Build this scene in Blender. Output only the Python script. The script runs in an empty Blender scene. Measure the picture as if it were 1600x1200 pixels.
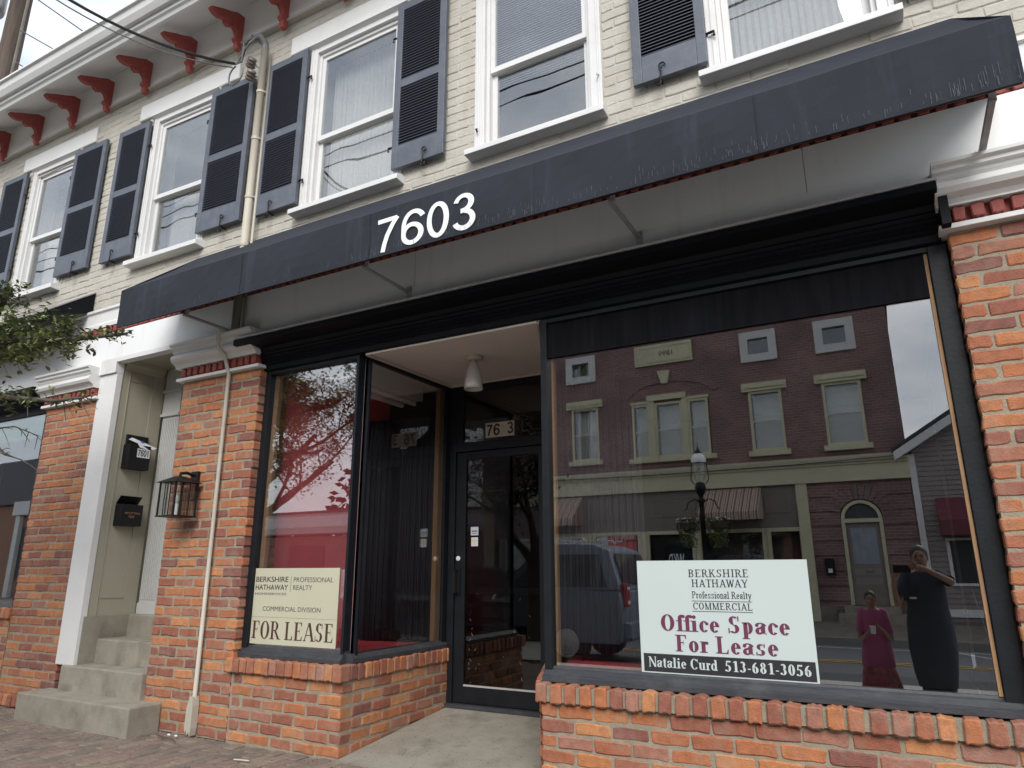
import bpy, math, random
from mathutils import Vector, Matrix, noise
random.seed(7)
R = math.radians
scene = bpy.context.scene
COL = scene.collection
# ------------------------------------------------------------------ camera, world, sun, exposure
cam_d = bpy.data.cameras.new("camera"); cam = bpy.data.objects.new("camera", cam_d); COL.objects.link(cam)
yaw, pitch, roll = 0.501049, 0.26392, 0.0028
cy_, sy_, cp_, sp_ = math.cos(yaw), math.sin(yaw), math.cos(pitch), math.sin(pitch)
fwd = Vector((-sy_ * cp_, cy_ * cp_, sp_)); rgt = Vector((cy_, sy_, 0)); dwn = fwd.cross(rgt)
r2 = math.cos(roll) * rgt + math.sin(roll) * dwn; d2 = -math.sin(roll) * rgt + math.cos(roll) * dwn
m = Matrix((( r2.x, -d2.x, -fwd.x, 0), (r2.y, -d2.y, -fwd.y, -3.8), (r2.z, -d2.z, -fwd.z, 1.19), (0, 0, 0, 1)))
cam.matrix_world = m
cam_d.sensor_width = 36; cam_d.lens = 1075.39 / 1600 * 36; cam_d.clip_start = 0.02; cam_d.clip_end = 600
scene.camera = cam
world = bpy.data.worlds.new("World"); scene.world = world; world.use_nodes = True
wt = world.node_tree; wt.nodes.clear()
wo = wt.nodes.new("ShaderNodeOutputWorld"); bg = wt.nodes.new("ShaderNodeBackground")
sky = wt.nodes.new("ShaderNodeTexSky"); sky.sky_type = 'NISHITA'; sky.sun_disc = False
SUN_EL, SUN_AZ = R(38), R(156)          # azimuth measured from +Y (north) clockwise: behind and right of the camera
sky.sun_elevation = SUN_EL; sky.sun_rotation = SUN_AZ; sky.air_density = 1.2; sky.dust_density = 2.5
tc = wt.nodes.new("ShaderNodeTexCoord"); mp = wt.nodes.new("ShaderNodeMapping"); mp.inputs['Scale'].default_value = (1.6, 1.6, 4.0)
nz = wt.nodes.new("ShaderNodeTexNoise"); nz.inputs['Scale'].default_value = 1.7; nz.inputs['Detail'].default_value = 7; nz.inputs['Roughness'].default_value = .58
cr = wt.nodes.new("ShaderNodeValToRGB")
cr.color_ramp.elements[0].position = .34; cr.color_ramp.elements[0].color = (.45, .45, .45, 1)
cr.color_ramp.elements[1].position = .56; cr.color_ramp.elements[1].color = (1, 1, 1, 1)
nz2 = wt.nodes.new("ShaderNodeTexNoise"); nz2.inputs['Scale'].default_value = 2.6; nz2.inputs['Detail'].default_value = 5
cc = wt.nodes.new("ShaderNodeValToRGB")
cc.color_ramp.elements[0].position = .3; cc.color_ramp.elements[0].color = (5.4, 5.9, 6.8, 1)
cc.color_ramp.elements[1].position = .7; cc.color_ramp.elements[1].color = (8.6, 8.9, 9.4, 1)
mx = wt.nodes.new("ShaderNodeMix"); mx.data_type = 'RGBA'
L = wt.links.new
L(tc.outputs['Generated'], mp.inputs['Vector']); L(mp.outputs[0], nz.inputs['Vector']); L(mp.outputs[0], nz2.inputs['Vector'])
L(nz.outputs['Fac'], cr.inputs[0]); L(nz2.outputs['Fac'], cc.inputs[0])
L(cr.outputs[0], mx.inputs['Factor']); L(sky.outputs[0], mx.inputs['A']); L(cc.outputs[0], mx.inputs['B'])
L(mx.outputs['Result'], bg.inputs['Color']); bg.inputs['Strength'].default_value = .1
L(bg.outputs[0], wo.inputs['Surface'])
sd = bpy.data.lights.new("sun", 'SUN'); sun = bpy.data.objects.new("sun", sd); COL.objects.link(sun)
sd.energy = 1.5; sd.angle = R(35); sd.color = (1, .97, .93)
sun.rotation_euler = Vector((math.sin(SUN_AZ) * math.cos(SUN_EL), math.cos(SUN_AZ) * math.cos(SUN_EL), math.sin(SUN_EL))).to_track_quat('Z', 'Y').to_euler()
scene.view_settings.view_transform = 'Standard'; scene.view_settings.look = 'None'
scene.view_settings.exposure = 0.95; scene.view_settings.gamma = 1; scene.view_settings.use_curve_mapping = False
scene.cycles.max_bounces = 10; scene.cycles.transparent_max_bounces = 16; scene.cycles.caustics_reflective = False

# ------------------------------------------------------------------ materials
MATS = {}
def mat(name, col, rough=.7, var=.12, vs=6., bump=0., bs=60., metal=0., spec=.5, dirt=None, dirt_amt=0., dirt_scale=1.5, stretch=None, island=None, objrand=None, emit=None, streak=None, chips=None):
    """principled material: base colour with large-scale variation, fine bump, optional dirt patches; colour per object / per piece"""
    if name in MATS: return MATS[name]
    M = bpy.data.materials.new(name); M.use_nodes = True; nt = M.node_tree; N = nt.nodes; b = N['Principled BSDF']
    geo = N.new("ShaderNodeNewGeometry")
    vec = geo.outputs['Position']
    if stretch:
        mpn = N.new("ShaderNodeMapping"); mpn.inputs['Scale'].default_value = stretch; nt.links.new(vec, mpn.inputs['Vector']); svec = mpn.outputs[0]
    else: svec = vec
    if island or objrand:
        ramp = N.new("ShaderNodeValToRGB"); ramp.color_ramp.interpolation = 'CONSTANT' if objrand else 'LINEAR'
        cols = island or objrand; els = ramp.color_ramp.elements
        while len(els) < len(cols): els.new(.5)
        for i, c in enumerate(cols): els[i].position = i / len(cols); els[i].color = (*c, 1)
        if island: src = geo.outputs['Random Per Island']
        else:
            oi = N.new("ShaderNodeObjectInfo"); src = oi.outputs['Random']
        nt.links.new(src, ramp.inputs[0]); base = ramp.outputs[0]
    else:
        rgb = N.new("ShaderNodeRGB"); rgb.outputs[0].default_value = (*col, 1); base = rgb.outputs[0]
    n1 = N.new("ShaderNodeTexNoise"); n1.inputs['Scale'].default_value = vs; n1.inputs['Detail'].default_value = 6; n1.inputs['Roughness'].default_value = .62
    nt.links.new(svec, n1.inputs['Vector'])
    mr = N.new("ShaderNodeMapRange"); mr.inputs['From Min'].default_value = .3; mr.inputs['From Max'].default_value = .7
    mr.inputs['To Min'].default_value = 1 - var; mr.inputs['To Max'].default_value = 1 + var; nt.links.new(n1.outputs['Fac'], mr.inputs['Value'])
    vm = N.new("ShaderNodeVectorMath"); vm.operation = 'SCALE'; nt.links.new(base, vm.inputs[0]); nt.links.new(mr.outputs[0], vm.inputs['Scale'])
    out = vm.outputs[0]
    def layer(out, colr, scale, amt, lo, hi, st=None, detail=5):
        nn = N.new("ShaderNodeTexNoise"); nn.inputs['Scale'].default_value = scale; nn.inputs['Detail'].default_value = detail; nn.inputs['Roughness'].default_value = .65
        if st:
            q = N.new("ShaderNodeMapping"); q.inputs['Scale'].default_value = st; nt.links.new(vec, q.inputs['Vector']); nt.links.new(q.outputs[0], nn.inputs['Vector'])
        else: nt.links.new(vec, nn.inputs['Vector'])
        m2 = N.new("ShaderNodeMapRange"); m2.inputs['From Min'].default_value = lo; m2.inputs['From Max'].default_value = hi; m2.inputs['To Max'].default_value = amt
        nt.links.new(nn.outputs['Fac'], m2.inputs['Value'])
        mm = N.new("ShaderNodeMix"); mm.data_type = 'RGBA'; nt.links.new(m2.outputs[0], mm.inputs['Factor']); nt.links.new(out, mm.inputs['A']); mm.inputs['B'].default_value = (*colr, 1)
        return mm.outputs['Result']
    if dirt: out = layer(out, dirt, dirt_scale, dirt_amt, .5, .75)
    if chips: out = layer(out, chips[0], chips[1], .9, chips[2], chips[2] + .03, chips[3], 6)
    if streak: out = layer(out, streak[0], 1., streak[1], .55, .78, streak[2], 6)
    nt.links.new(out, b.inputs['Base Color'])
    b.inputs['Roughness'].default_value = rough; b.inputs['Metallic'].default_value = metal; b.inputs['Specular IOR Level'].default_value = spec
    if bump:
        n2 = N.new("ShaderNodeTexNoise"); n2.inputs['Scale'].default_value = bs; n2.inputs['Detail'].default_value = 5; nt.links.new(svec, n2.inputs['Vector'])
        bp = N.new("ShaderNodeBump"); bp.inputs['Strength'].default_value = bump; bp.inputs['Distance'].default_value = .004
        nt.links.new(n2.outputs['Fac'], bp.inputs['Height']); nt.links.new(bp.outputs[0], b.inputs['Normal'])
    MATS[name] = M; return M
def glass_mat(name, refl, tint=(.96, .98, .97), wav=0., wscale=2., rough=0.):
    if name in MATS: return MATS[name]
    M = bpy.data.materials.new(name); M.use_nodes = True; nt = M.node_tree; N = nt.nodes; N.remove(N['Principled BSDF'])
    o = N['Material Output']; t = N.new("ShaderNodeBsdfTransparent"); t.inputs[0].default_value = (*tint, 1)
    g = N.new("ShaderNodeBsdfGlossy"); g.inputs['Roughness'].default_value = rough; mix = N.new("ShaderNodeMixShader")
    # Schlick reflectance from the angle to the pane, the same on both faces
    geo0 = N.new("ShaderNodeNewGeometry"); dt = N.new("ShaderNodeVectorMath"); dt.operation = 'DOT_PRODUCT'; nt.links.new(geo0.outputs['Normal'], dt.inputs[0]); nt.links.new(geo0.outputs['Incoming'], dt.inputs[1])
    def mth(op, *a):
        q = N.new("ShaderNodeMath"); q.operation = op
        for i, v in enumerate(a):
            if isinstance(v, (int, float)): q.inputs[i].default_value = v
            else: nt.links.new(v, q.inputs[i])
        return q.outputs[0]
    p5 = mth('POWER', mth('SUBTRACT', 1.0, mth('ABSOLUTE', dt.outputs['Value'])), 5.0)
    fac = mth('MULTIPLY_ADD', p5, 1 - refl, refl)
    nt.links.new(fac, mix.inputs[0]); nt.links.new(t.outputs[0], mix.inputs[1]); nt.links.new(g.outputs[0], mix.inputs[2]); nt.links.new(mix.outputs[0], o.inputs[0])
    if wav:
        n2 = N.new("ShaderNodeTexNoise"); n2.inputs['Scale'].default_value = wscale; n2.inputs['Detail'].default_value = 1
        geo = N.new("ShaderNodeNewGeometry"); nt.links.new(geo.outputs['Position'], n2.inputs['Vector'])
        bp = N.new("ShaderNodeBump"); bp.inputs['Strength'].default_value = 1; bp.inputs['Distance'].default_value = wav
        nt.links.new(n2.outputs['Fac'], bp.inputs['Height']); nt.links.new(bp.outputs[0], g.inputs['Normal'])
    MATS[name] = M; return M
def brick_tex_mat(name, c1, c2, mortar, sx=1., rough=.85):
    """far brickwork whose bricks are too small to pick apart"""
    if name in MATS: return MATS[name]
    M = bpy.data.materials.new(name); M.use_nodes = True; nt = M.node_tree; N = nt.nodes; b = N['Principled BSDF']
    geo = N.new("ShaderNodeNewGeometry"); sep = N.new("ShaderNodeSeparateXYZ"); nt.links.new(geo.outputs['Position'], sep.inputs[0])
    ad = N.new("ShaderNodeMath"); nt.links.new(sep.outputs['X'], ad.inputs[0]); nt.links.new(sep.outputs['Y'], ad.inputs[1])
    cmb = N.new("ShaderNodeCombineXYZ"); nt.links.new(ad.outputs[0], cmb.inputs['X']); nt.links.new(sep.outputs['Z'], cmb.inputs['Y'])
    bt = N.new("ShaderNodeTexBrick"); nt.links.new(cmb.outputs[0], bt.inputs['Vector']); bt.inputs['Scale'].default_value = 1
    bt.inputs['Brick Width'].default_value = .22; bt.inputs['Row Height'].default_value = .078; bt.inputs['Mortar Size'].default_value = .008
    bt.inputs['Color1'].default_value = (*c1, 1); bt.inputs['Color2'].default_value = (*c2, 1); bt.inputs['Mortar'].default_value = (*mortar, 1)
    n1 = N.new("ShaderNodeTexNoise"); n1.inputs['Scale'].default_value = .9; n1.inputs['Detail'].default_value = 6; nt.links.new(geo.outputs['Position'], n1.inputs['Vector'])
    mr = N.new("ShaderNodeMapRange"); mr.inputs['From Min'].default_value = .3; mr.inputs['From Max'].default_value = .7; mr.inputs['To Min'].default_value = .72; mr.inputs['To Max'].default_value = 1.25
    nt.links.new(n1.outputs['Fac'], mr.inputs['Value'])
    vm = N.new("ShaderNodeVectorMath"); vm.operation = 'SCALE'; nt.links.new(bt.outputs['Color'], vm.inputs[0]); nt.links.new(mr.outputs[0], vm.inputs['Scale'])
    nt.links.new(vm.outputs[0], b.inputs['Base Color']); b.inputs['Roughness'].default_value = rough
    bp = N.new("ShaderNodeBump"); bp.inputs['Strength'].default_value = .6; bp.inputs['Distance'].default_value = .008; bp.invert = True
    nt.links.new(bt.outputs['Fac'], bp.inputs['Height']); nt.links.new(bp.outputs[0], b.inputs['Normal'])
    MATS[name] = M; return M
def stripe_mat(name, cols, scale):
    if name in MATS: return MATS[name]
    M = bpy.data.materials.new(name); M.use_nodes = True; nt = M.node_tree; N = nt.nodes; b = N['Principled BSDF']
    geo = N.new("ShaderNodeNewGeometry"); sep = N.new("ShaderNodeSeparateXYZ"); nt.links.new(geo.outputs['Position'], sep.inputs[0])
    ml = N.new("ShaderNodeMath"); ml.operation = 'MULTIPLY'; ml.inputs[1].default_value = scale; nt.links.new(sep.outputs['X'], ml.inputs[0])
    fr = N.new("ShaderNodeMath"); fr.operation = 'FRACT'; nt.links.new(ml.outputs[0], fr.inputs[0])
    ramp = N.new("ShaderNodeValToRGB"); ramp.color_ramp.interpolation = 'CONSTANT'; els = ramp.color_ramp.elements
    while len(els) < len(cols): els.new(.5)
    for i, c in enumerate(cols): els[i].position = i / len(cols); els[i].color = (*c, 1)
    nt.links.new(fr.outputs[0], ramp.inputs[0]); nt.links.new(ramp.outputs[0], b.inputs['Base Color']); b.inputs['Roughness'].default_value = .9
    MATS[name] = M; return M

BRICKC = [(.43, .175, .07), (.33, .118, .06), (.36, .135, .066), (.26, .094, .06), (.41, .16, .068), (.31, .128, .078), (.28, .10, .06), (.38, .14, .062), (.47, .205, .088), (.32, .145, .10), (.21, .083, .062), (.37, .145, .066)]
M_brick = mat("old_orange_brick", (0, 0, 0), .85, .22, 22, .9, 110, objrand=BRICKC, dirt=(.33, .26, .21), dirt_amt=.5, dirt_scale=6, chips=((.13, .07, .055), 38, .70, (1, 1, 1)))
M_brick2 = mat("old_orange_brick_joined", (0, 0, 0), .85, .22, 22, .9, 110, island=BRICKC, dirt=(.33, .26, .21), dirt_amt=.5, dirt_scale=6, chips=((.13, .07, .055), 38, .70, (1, 1, 1)))
M_mortar = mat("lime_mortar", (.30, .262, .195), .95, .2, 14, 1., 130, dirt=(.2, .17, .13), dirt_amt=.5, dirt_scale=4)
M_bracket = mat("bracket_red_paint", (.36, .075, .062), .6, .16, 20, .4, 60, chips=((.6, .58, .55), 12, .72, (1, 1, 1)))
M_eave = mat("bounce_lifted_eave_white", (.88, .88, .87), .6, .03, 2, .15, 30, dirt=(.62, .6, .55), dirt_amt=.3, dirt_scale=2)  # whiter copy of the white paint, standing in for missing bounce light
M_redpaint = mat("red_painted_brick", (.25, .055, .042), .65, .16, 20, .4, 90)
M_cream = mat("cream_painted_brick", (.49, .465, .405), .8, .07, 5, .9, 45, dirt=(.30, .26, .19), dirt_amt=.4, dirt_scale=2.2, streak=((.36, .31, .23), .5, (5, 5, .7)), chips=((.10, .09, .075), 9, .70, (.55, .55, 2.2)))
M_white = mat("white_paint", (.70, .70, .69), .55, .04, 3, .25, 40, chips=((.34, .32, .29), 16, .73, (1, 1, 1)), dirt=(.5, .48, .44), dirt_amt=.25, dirt_scale=2)
M_fascia = mat("white_fascia_paint", (.84, .85, .85), .5, .05, 1.2, .25, 14, dirt=(.48, .47, .44), dirt_amt=.25, dirt_scale=1.2, streak=((.44, .43, .40), .3, (6, 6, .6)))
M_taupe = mat("taupe_paint", (.36, .335, .26), .55, .04, 2, .15, 30)
M_greypaint = mat("pale_grey_paint", (.55, .55, .53), .55, .05, 4, .2, 40)
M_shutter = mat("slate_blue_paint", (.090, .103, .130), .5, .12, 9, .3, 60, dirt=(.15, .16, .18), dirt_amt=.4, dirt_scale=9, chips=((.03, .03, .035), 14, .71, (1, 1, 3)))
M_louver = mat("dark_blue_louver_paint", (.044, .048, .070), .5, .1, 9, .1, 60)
M_awn = mat("navy_awning_fabric", (.027, .030, .040), .85, .10, 1.1, .25, 200, spec=.2, chips=((.16, .17, .19), 30, .735, (1, 1, .35)), streak=((.058, .063, .082), .6, (7, 7, .5)), dirt=(.032, .036, .05), dirt_amt=.3, dirt_scale=2)
M_num = mat("white_vinyl", (.85, .86, .86), .4, .02, 3)
M_black = mat("black_frame_paint", (.010, .0115, .015), .5, .2, 8, .25, 50, spec=.25)
M_blackc = mat("black_cornice_paint", (.005, .006, .009), .5, .2, 3, .2, 20, spec=.16, dirt=(.012, .013, .016), dirt_amt=.4, dirt_scale=2)
M_blacksill = mat("worn_black_sill_paint", (.04, .043, .05), .5, .3, 8, .4, 40, stretch=(1, 8, 8), dirt=(.10, .10, .105), dirt_amt=.5, dirt_scale=5)
M_steel = mat("galvanised_arm", (.55, .54, .53), .45, .15, 12, .2, 60, metal=.3, dirt=(.25, .2, .16), dirt_amt=.5, dirt_scale=12)
M_pipe = mat("cream_pipe_paint", (.50, .455, .37), .55, .06, 4, .1, 40)
M_conduit = mat("grey_beige_conduit_paint", (.46, .44, .37), .55, .08, 6, .2, 40)
M_ceil = mat("recess_ceiling_paint", (.72, .66, .61), .8, .06, 1.5, .2, 30)
M_trimcream = mat("cream_trim_paint", (.55, .51, .44), .6, .06, 6)
M_wood = mat("bare_wood_stop", (.32, .19, .11), .7, .25, 4, .3, 30, stretch=(20, 20, 1.5))
M_woodlight = mat("weathered_wood_strip", (.30, .175, .085), .7, .25, 4, .3, 30, stretch=(20, 20, 1.5))
M_redwall = mat("red_display_wall", (.62, .10, .12), .8, .08, 2)
M_redcarpet = mat("red_display_carpet", (.48, .05, .07), .95, .15, 4, .6, 200)
M_curtain = mat("grey_violet_curtain", (.05, .047, .062), .95, .15, 3, .3, 150, streak=((.03, .028, .04), .6, (14, 14, .8)))
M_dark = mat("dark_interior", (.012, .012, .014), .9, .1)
M_concrete = mat("weathered_concrete", (.29, .265, .215), .9, .14, 5, .9, 90, dirt=(.13, .11, .085), dirt_amt=.8, dirt_scale=3.5, streak=((.17, .15, .12), .6, (5, 5, 1)), chips=((.13, .12, .10), 30, .69, (1, 1, 1)))
M_pavec = [(.21, .165, .13), (.19, .15, .12), (.24, .19, .145), (.17, .14, .115), (.225, .18, .145), (.215, .15, .125)]
M_paver = mat("concrete_paver", (0, 0, 0), .92, .2, 16, .9, 160, objrand=M_pavec, dirt=(.09, .078, .066), dirt_amt=.6, dirt_scale=5)
M_paver2 = mat("concrete_paver_joined", (0, 0, 0), .92, .2, 16, .9, 160, island=M_pavec, dirt=(.09, .078, .066), dirt_amt=.6, dirt_scale=5)
M_sand = mat("joint_sand", (.045, .038, .030), .95, .2, 30, .8, 150)
M_asphalt = mat("asphalt", (.13, .133, .14), .85, .12, 1.2, .6, 90, dirt=(.09, .092, .098), dirt_amt=.6, dirt_scale=.5)
M_asphalt2 = mat("new_asphalt", (.075, .077, .082), .85, .12, 1.2, .6, 90)
M_yellow = mat("yellow_road_paint", (.55, .33, .05), .7, .2, 6)
M_whiteline = mat("white_road_paint", (.62, .62, .6), .7, .2, 6)
M_kerb = mat("kerb_concrete", (.22, .21, .19), .9, .12, 3, .5, 60)
M_blackmetal = mat("black_cast_metal", (.008, .008, .009), .45, .2, 10, .15, 60, spec=.3)
M_lampshade = mat("white_porcelain", (.55, .53, .48), .35, .06, 6)
M_blind = mat("white_blind", (.62, .63, .63), .6, .03, 4)
M_lace = mat("grey_lace_curtain", (.42, .40, .38), .9, .08, 30, .5, 60, streak=((.33, .32, .31), .6, (18, 18, .6)))
M_cable = mat("black_cable", (.015, .015, .017), .5, .1)
M_cableg = mat("grey_cable", (.16, .16, .165), .5, .1)
M_ceramic = mat("brown_grey_ceramic", (.20, .17, .14), .3, .2, 20)
M_signW = mat("pale_sign_board", (.52, .595, .58), .45, .02, 2)
M_signC = mat("cream_sign_board", (.50, .49, .365), .5, .03, 2)
M_signK = mat("black_sign_band", (.025, .025, .028), .45, .05)
M_maroon = mat("maroon_sign_print", (.135, .03, .07), .5, .05, 20)
M_ink = mat("black_sign_print", (.02, .018, .022), .5, .05)
M_brownink = mat("brown_sign_print", (.075, .03, .028), .5, .25, 40)
M_greyink = mat("grey_sign_print", (.10, .095, .085), .5, .05)
M_gold = mat("pale_gold_print", (.30, .18, .12), .5, .05)
M_plate = mat("ivory_number_plate", (.60, .53, .42), .5, .08, 25)
M_sticker = mat("pale_sticker", (.62, .66, .70), .5, .05)
M_yellowp = mat("yellow_print", (.7, .6, .12), .5, .05)
M_paper = mat("white_paper", (.72, .73, .75), .7, .04, 10)
M_bluep = mat("blue_print", (.05, .12, .4), .6, .05)
G_shop = glass_mat("shop_glass", .205, (.975, .985, .98))
G_door = glass_mat("door_glass", .075, (.6, .62, .62))
G_up = glass_mat("old_window_glass", .17, (.93, .95, .95))
G_far = glass_mat("far_window_glass", .12)
M_redbrick = brick_tex_mat("dark_red_brickwork", (.225, .12, .11), (.165, .088, .082), (.27, .21, .20))
M_buff = mat("olive_cream_stone_paint", (.55, .52, .36), .75, .07, 2)
M_mauve = mat("brown_mauve_panel_paint", (.21, .17, .155), .75, .06, 1.5)
M_siding = mat("mauve_grey_siding", (.26, .215, .21), .8, .06, 1.5)
M_roof = mat("dark_shingle", (.05, .05, .055), .9, .2, 5, .6, 40)
M_stone = mat("rough_grey_stone", (.17, .15, .125), .95, .3, 3, 1., 25)
M_bluegrey = mat("blue_grey_curtain_cloth", (.26, .28, .33), .9, .15, 4, streak=((.12, .13, .16), .8, (14, 14, .6)))
M_redsign = mat("red_banner", (.55, .07, .07), .6, .04)
M_maroonc = mat("maroon_awning_fabric", (.14, .03, .045), .8, .1)
M_stripe = stripe_mat("striped_awning_fabric", [(.42, .36, .29), (.20, .09, .075), (.45, .40, .33), (.28, .15, .12), (.12, .075, .06), (.42, .36, .29), (.33, .2, .16)], 5.2)
M_leaf = mat("tree_leaf", (0, 0, 0), .55, .2, 3, island=[(.06, .10, .035), (.11, .15, .045), (.32, .36, .11), (.06, .10, .045), (.24, .27, .10), (.09, .12, .055)])  # palest tones stand in for yellow-green highlights and light through the leaves
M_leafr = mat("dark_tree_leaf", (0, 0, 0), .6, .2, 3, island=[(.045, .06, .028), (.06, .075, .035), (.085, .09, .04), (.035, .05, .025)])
M_bark = mat("tree_bark", (.10, .085, .07), .95, .3, 12, 1., 40, stretch=(3, 3, .7))
M_barkd = mat("utility_pole_wood", (.20, .155, .125), .95, .3, 3, 1., 30, stretch=(8, 8, .4))

# ------------------------------------------------------------------ mesh helpers
class MB:
    def __init__(s): s.v = []; s.f = []
    def box(s, x0, x1, y0, y1, z0, z1):
        n = len(s.v)
        s.v += [(x0, y0, z0), (x1, y0, z0), (x1, y1, z0), (x0, y1, z0), (x0, y0, z1), (x1, y0, z1), (x1, y1, z1), (x0, y1, z1)]
        s.f += [(n, n + 3, n + 2, n + 1), (n + 4, n + 5, n + 6, n + 7), (n, n + 1, n + 5, n + 4), (n + 1, n + 2, n + 6, n + 5), (n + 2, n + 3, n + 7, n + 6), (n + 3, n, n + 4, n + 7)]
        return s
    def prism(s, prof, a0, a1, axis='x', caps=True):
        """closed profile extruded along an axis; prof in the two other axes"""
        n = len(s.v); k = len(prof)
        for a in (a0, a1):
            for p, q in prof: s.v.append({'x': (a, p, q), 'y': (p, a, q), 'z': (p, q, a)}[axis])
        for i in range(k): j = (i + 1) % k; s.f.append((n + i, n + j, n + k + j, n + k + i))
        if caps: s.f.append(tuple(range(n + k - 1, n - 1, -1))); s.f.append(tuple(range(n + k, n + 2 * k)))
        return s
    def tube(s, pts, r, seg=8, cap=True):
        pts = [Vector(p) for p in pts]; rs = r if isinstance(r, (list, tuple)) else [r] * len(pts); n0 = len(s.v); up = None
        for i, p in enumerate(pts):
            d = (pts[min(i + 1, len(pts) - 1)] - pts[max(i - 1, 0)])
            d = d.normalized() if d.length > 1e-9 else Vector((0, 0, 1))
            if up is None: up = Vector((0, 0, 1)) if abs(d.z) < .9 else Vector((1, 0, 0))
            a = d.cross(up); a = a.normalized() if a.length > 1e-6 else Vector((1, 0, 0)); b = d.cross(a); up = a.cross(d)
            for k in range(seg):
                t = 2 * math.pi * k / seg; s.v.append(tuple(p + (a * math.cos(t) + b * math.sin(t)) * rs[i]))
        for i in range(len(pts) - 1):
            for k in range(seg):
                q = (k + 1) % seg; a = n0 + i * seg
                s.f.append((a + k, a + q, a + seg + q, a + seg + k))
        if cap: s.f.append(tuple(n0 + k for k in range(seg))); e = n0 + (len(pts) - 1) * seg; s.f.append(tuple(e + k for k in range(seg - 1, -1, -1)))
        return s
    def lathe(s, prof, c, seg=20):
        n0 = len(s.v); k = len(prof)
        for i in range(seg):
            t = 2 * math.pi * i / seg
            for r, z in prof: s.v.append((c[0] + r * math.cos(t), c[1] + r * math.sin(t), c[2] + z))
        for i in range(seg):
            j = (i + 1) % seg
            for q in range(k - 1): s.f.append((n0 + i * k + q, n0 + j * k + q, n0 + j * k + q + 1, n0 + i * k + q + 1))
        return s
    def quad(s, a, b, c, d): n = len(s.v); s.v += [tuple(a), tuple(b), tuple(c), tuple(d)]; s.f.append((n, n + 1, n + 2, n + 3)); return s
    def poly(s, pts): n = len(s.v); s.v += [tuple(p) for p in pts]; s.f.append(tuple(range(n, n + len(pts)))); return s
    def ell(s, c, r, seg=12, rings=8):
        n0 = len(s.v)
        for i in range(rings + 1):
            ph = math.pi * i / rings
            for k in range(seg):
                t = 2 * math.pi * k / seg; s.v.append((c[0] + r[0] * math.sin(ph) * math.cos(t), c[1] + r[1] * math.sin(ph) * math.sin(t), c[2] + r[2] * math.cos(ph)))
        for i in range(rings):
            for k in range(seg):
                q = (k + 1) % seg; a = n0 + i * seg; s.f.append((a + k, a + seg + k, a + seg + q, a + q))
        return s
    def build(s, name, m, parent=None, smooth=False, warp=None, bevel=0., mods=None):
        w = Vector(parent['_w']) if parent is not None and '_w' in parent else Vector((0, 0, 0))
        vs = [warp(v) if warp else v for v in s.v]
        me = bpy.data.meshes.new(name); me.from_pydata([(v[0] - w.x, v[1] - w.y, v[2] - w.z) for v in vs], [], s.f); me.validate(); me.update()
        if m is not None: me.materials.append(m)
        if smooth: me.polygons.foreach_set('use_smooth', [True] * len(me.polygons))
        o = bpy.data.objects.new(name, me); COL.objects.link(o)
        if parent is not None: o.parent = parent; o['_w'] = list(w)
        if bevel:
            b = o.modifiers.new('bevel', 'BEVEL'); b.width = bevel; b.segments = 2; b.limit_method = 'ANGLE'
        return o
def tag(o, label=None, cat=None, group=None, kind=None):
    if label: o['label'] = label
    if cat: o['category'] = cat
    if group: o['group'] = group
    if kind: o['kind'] = kind
    return o
def empty(name, loc, label=None, cat=None, group=None):
    o = bpy.data.objects.new(name, None); COL.objects.link(o); o.location = loc; o.empty_display_size = .1; o['_w'] = list(loc)
    return tag(o, label, cat, group)
def children(o): return [c for c in bpy.data.objects if c.parent == o]
def copy_tree(o, parent=None):
    c = o.copy(); COL.objects.link(c); c.parent = parent
    for ch in children(o): copy_tree(ch, c)
    return c
def at(o, parent, x, y, z):
    """place a shared-mesh piece at a world point under its parent"""
    w = parent['_w']; o.parent = parent; o.location = (x - w[0], y - w[1], z - w[2])
def warpU(v):
    x, y, z = v
    if z > 3.9 and x < -4.6: z += .033 * (-4.6 - x) * min(1, (z - 3.9) / .5)
    return (x, y, z)
def warpC(v):
    x, y, z = v; xx = min(x, -2.5); return (x, y, z + .035 * (-4.8 - xx))

# ---- bricks
def brick_mesh(name, m, L_, H_, D_, seed, jit=.0046, bev=.0065):
    rnd = random.Random(seed); j = lambda a=jit: rnd.uniform(-a, a)
    hx, hz = L_ / 2, H_ / 2; c = bev * 1.2
    out = [(-hx + c, -hz), (-hx / 3, -hz), (hx / 3, -hz), (hx - c, -hz), (hx, -hz + c), (hx, hz - c), (hx - c, hz), (hx / 3, hz), (-hx / 3, hz), (-hx + c, hz), (-hx, hz - c), (-hx, -hz + c)]
    out = [(x + j(), z + j()) for x, z in out]
    inn = [(x * (1 - bev / hx) , z * (1 - bev / hz)) for x, z in out]; k = len(out)
    v = [(x, 0 + j(.001), z) for x, z in inn] + [(x, bev * .8, z) for x, z in out] + [(x, D_, z) for x, z in out]
    f = [tuple(range(k))]
    for a in (0, k):
        for i in range(k): q = (i + 1) % k; f.append((a + i, a + k + i, a + k + q, a + q))
    me = bpy.data.meshes.new(name); me.from_pydata(v, [], f); me.materials.append(m); me.update(); return me
BM = {}
def brick_set(key, m, L_, H_, D_, n=6):
    if key not in BM: BM[key] = [brick_mesh('brick', m, L_, H_, D_, hash(key) % 1000 + i) for i in range(n)]
    return BM[key]
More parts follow.
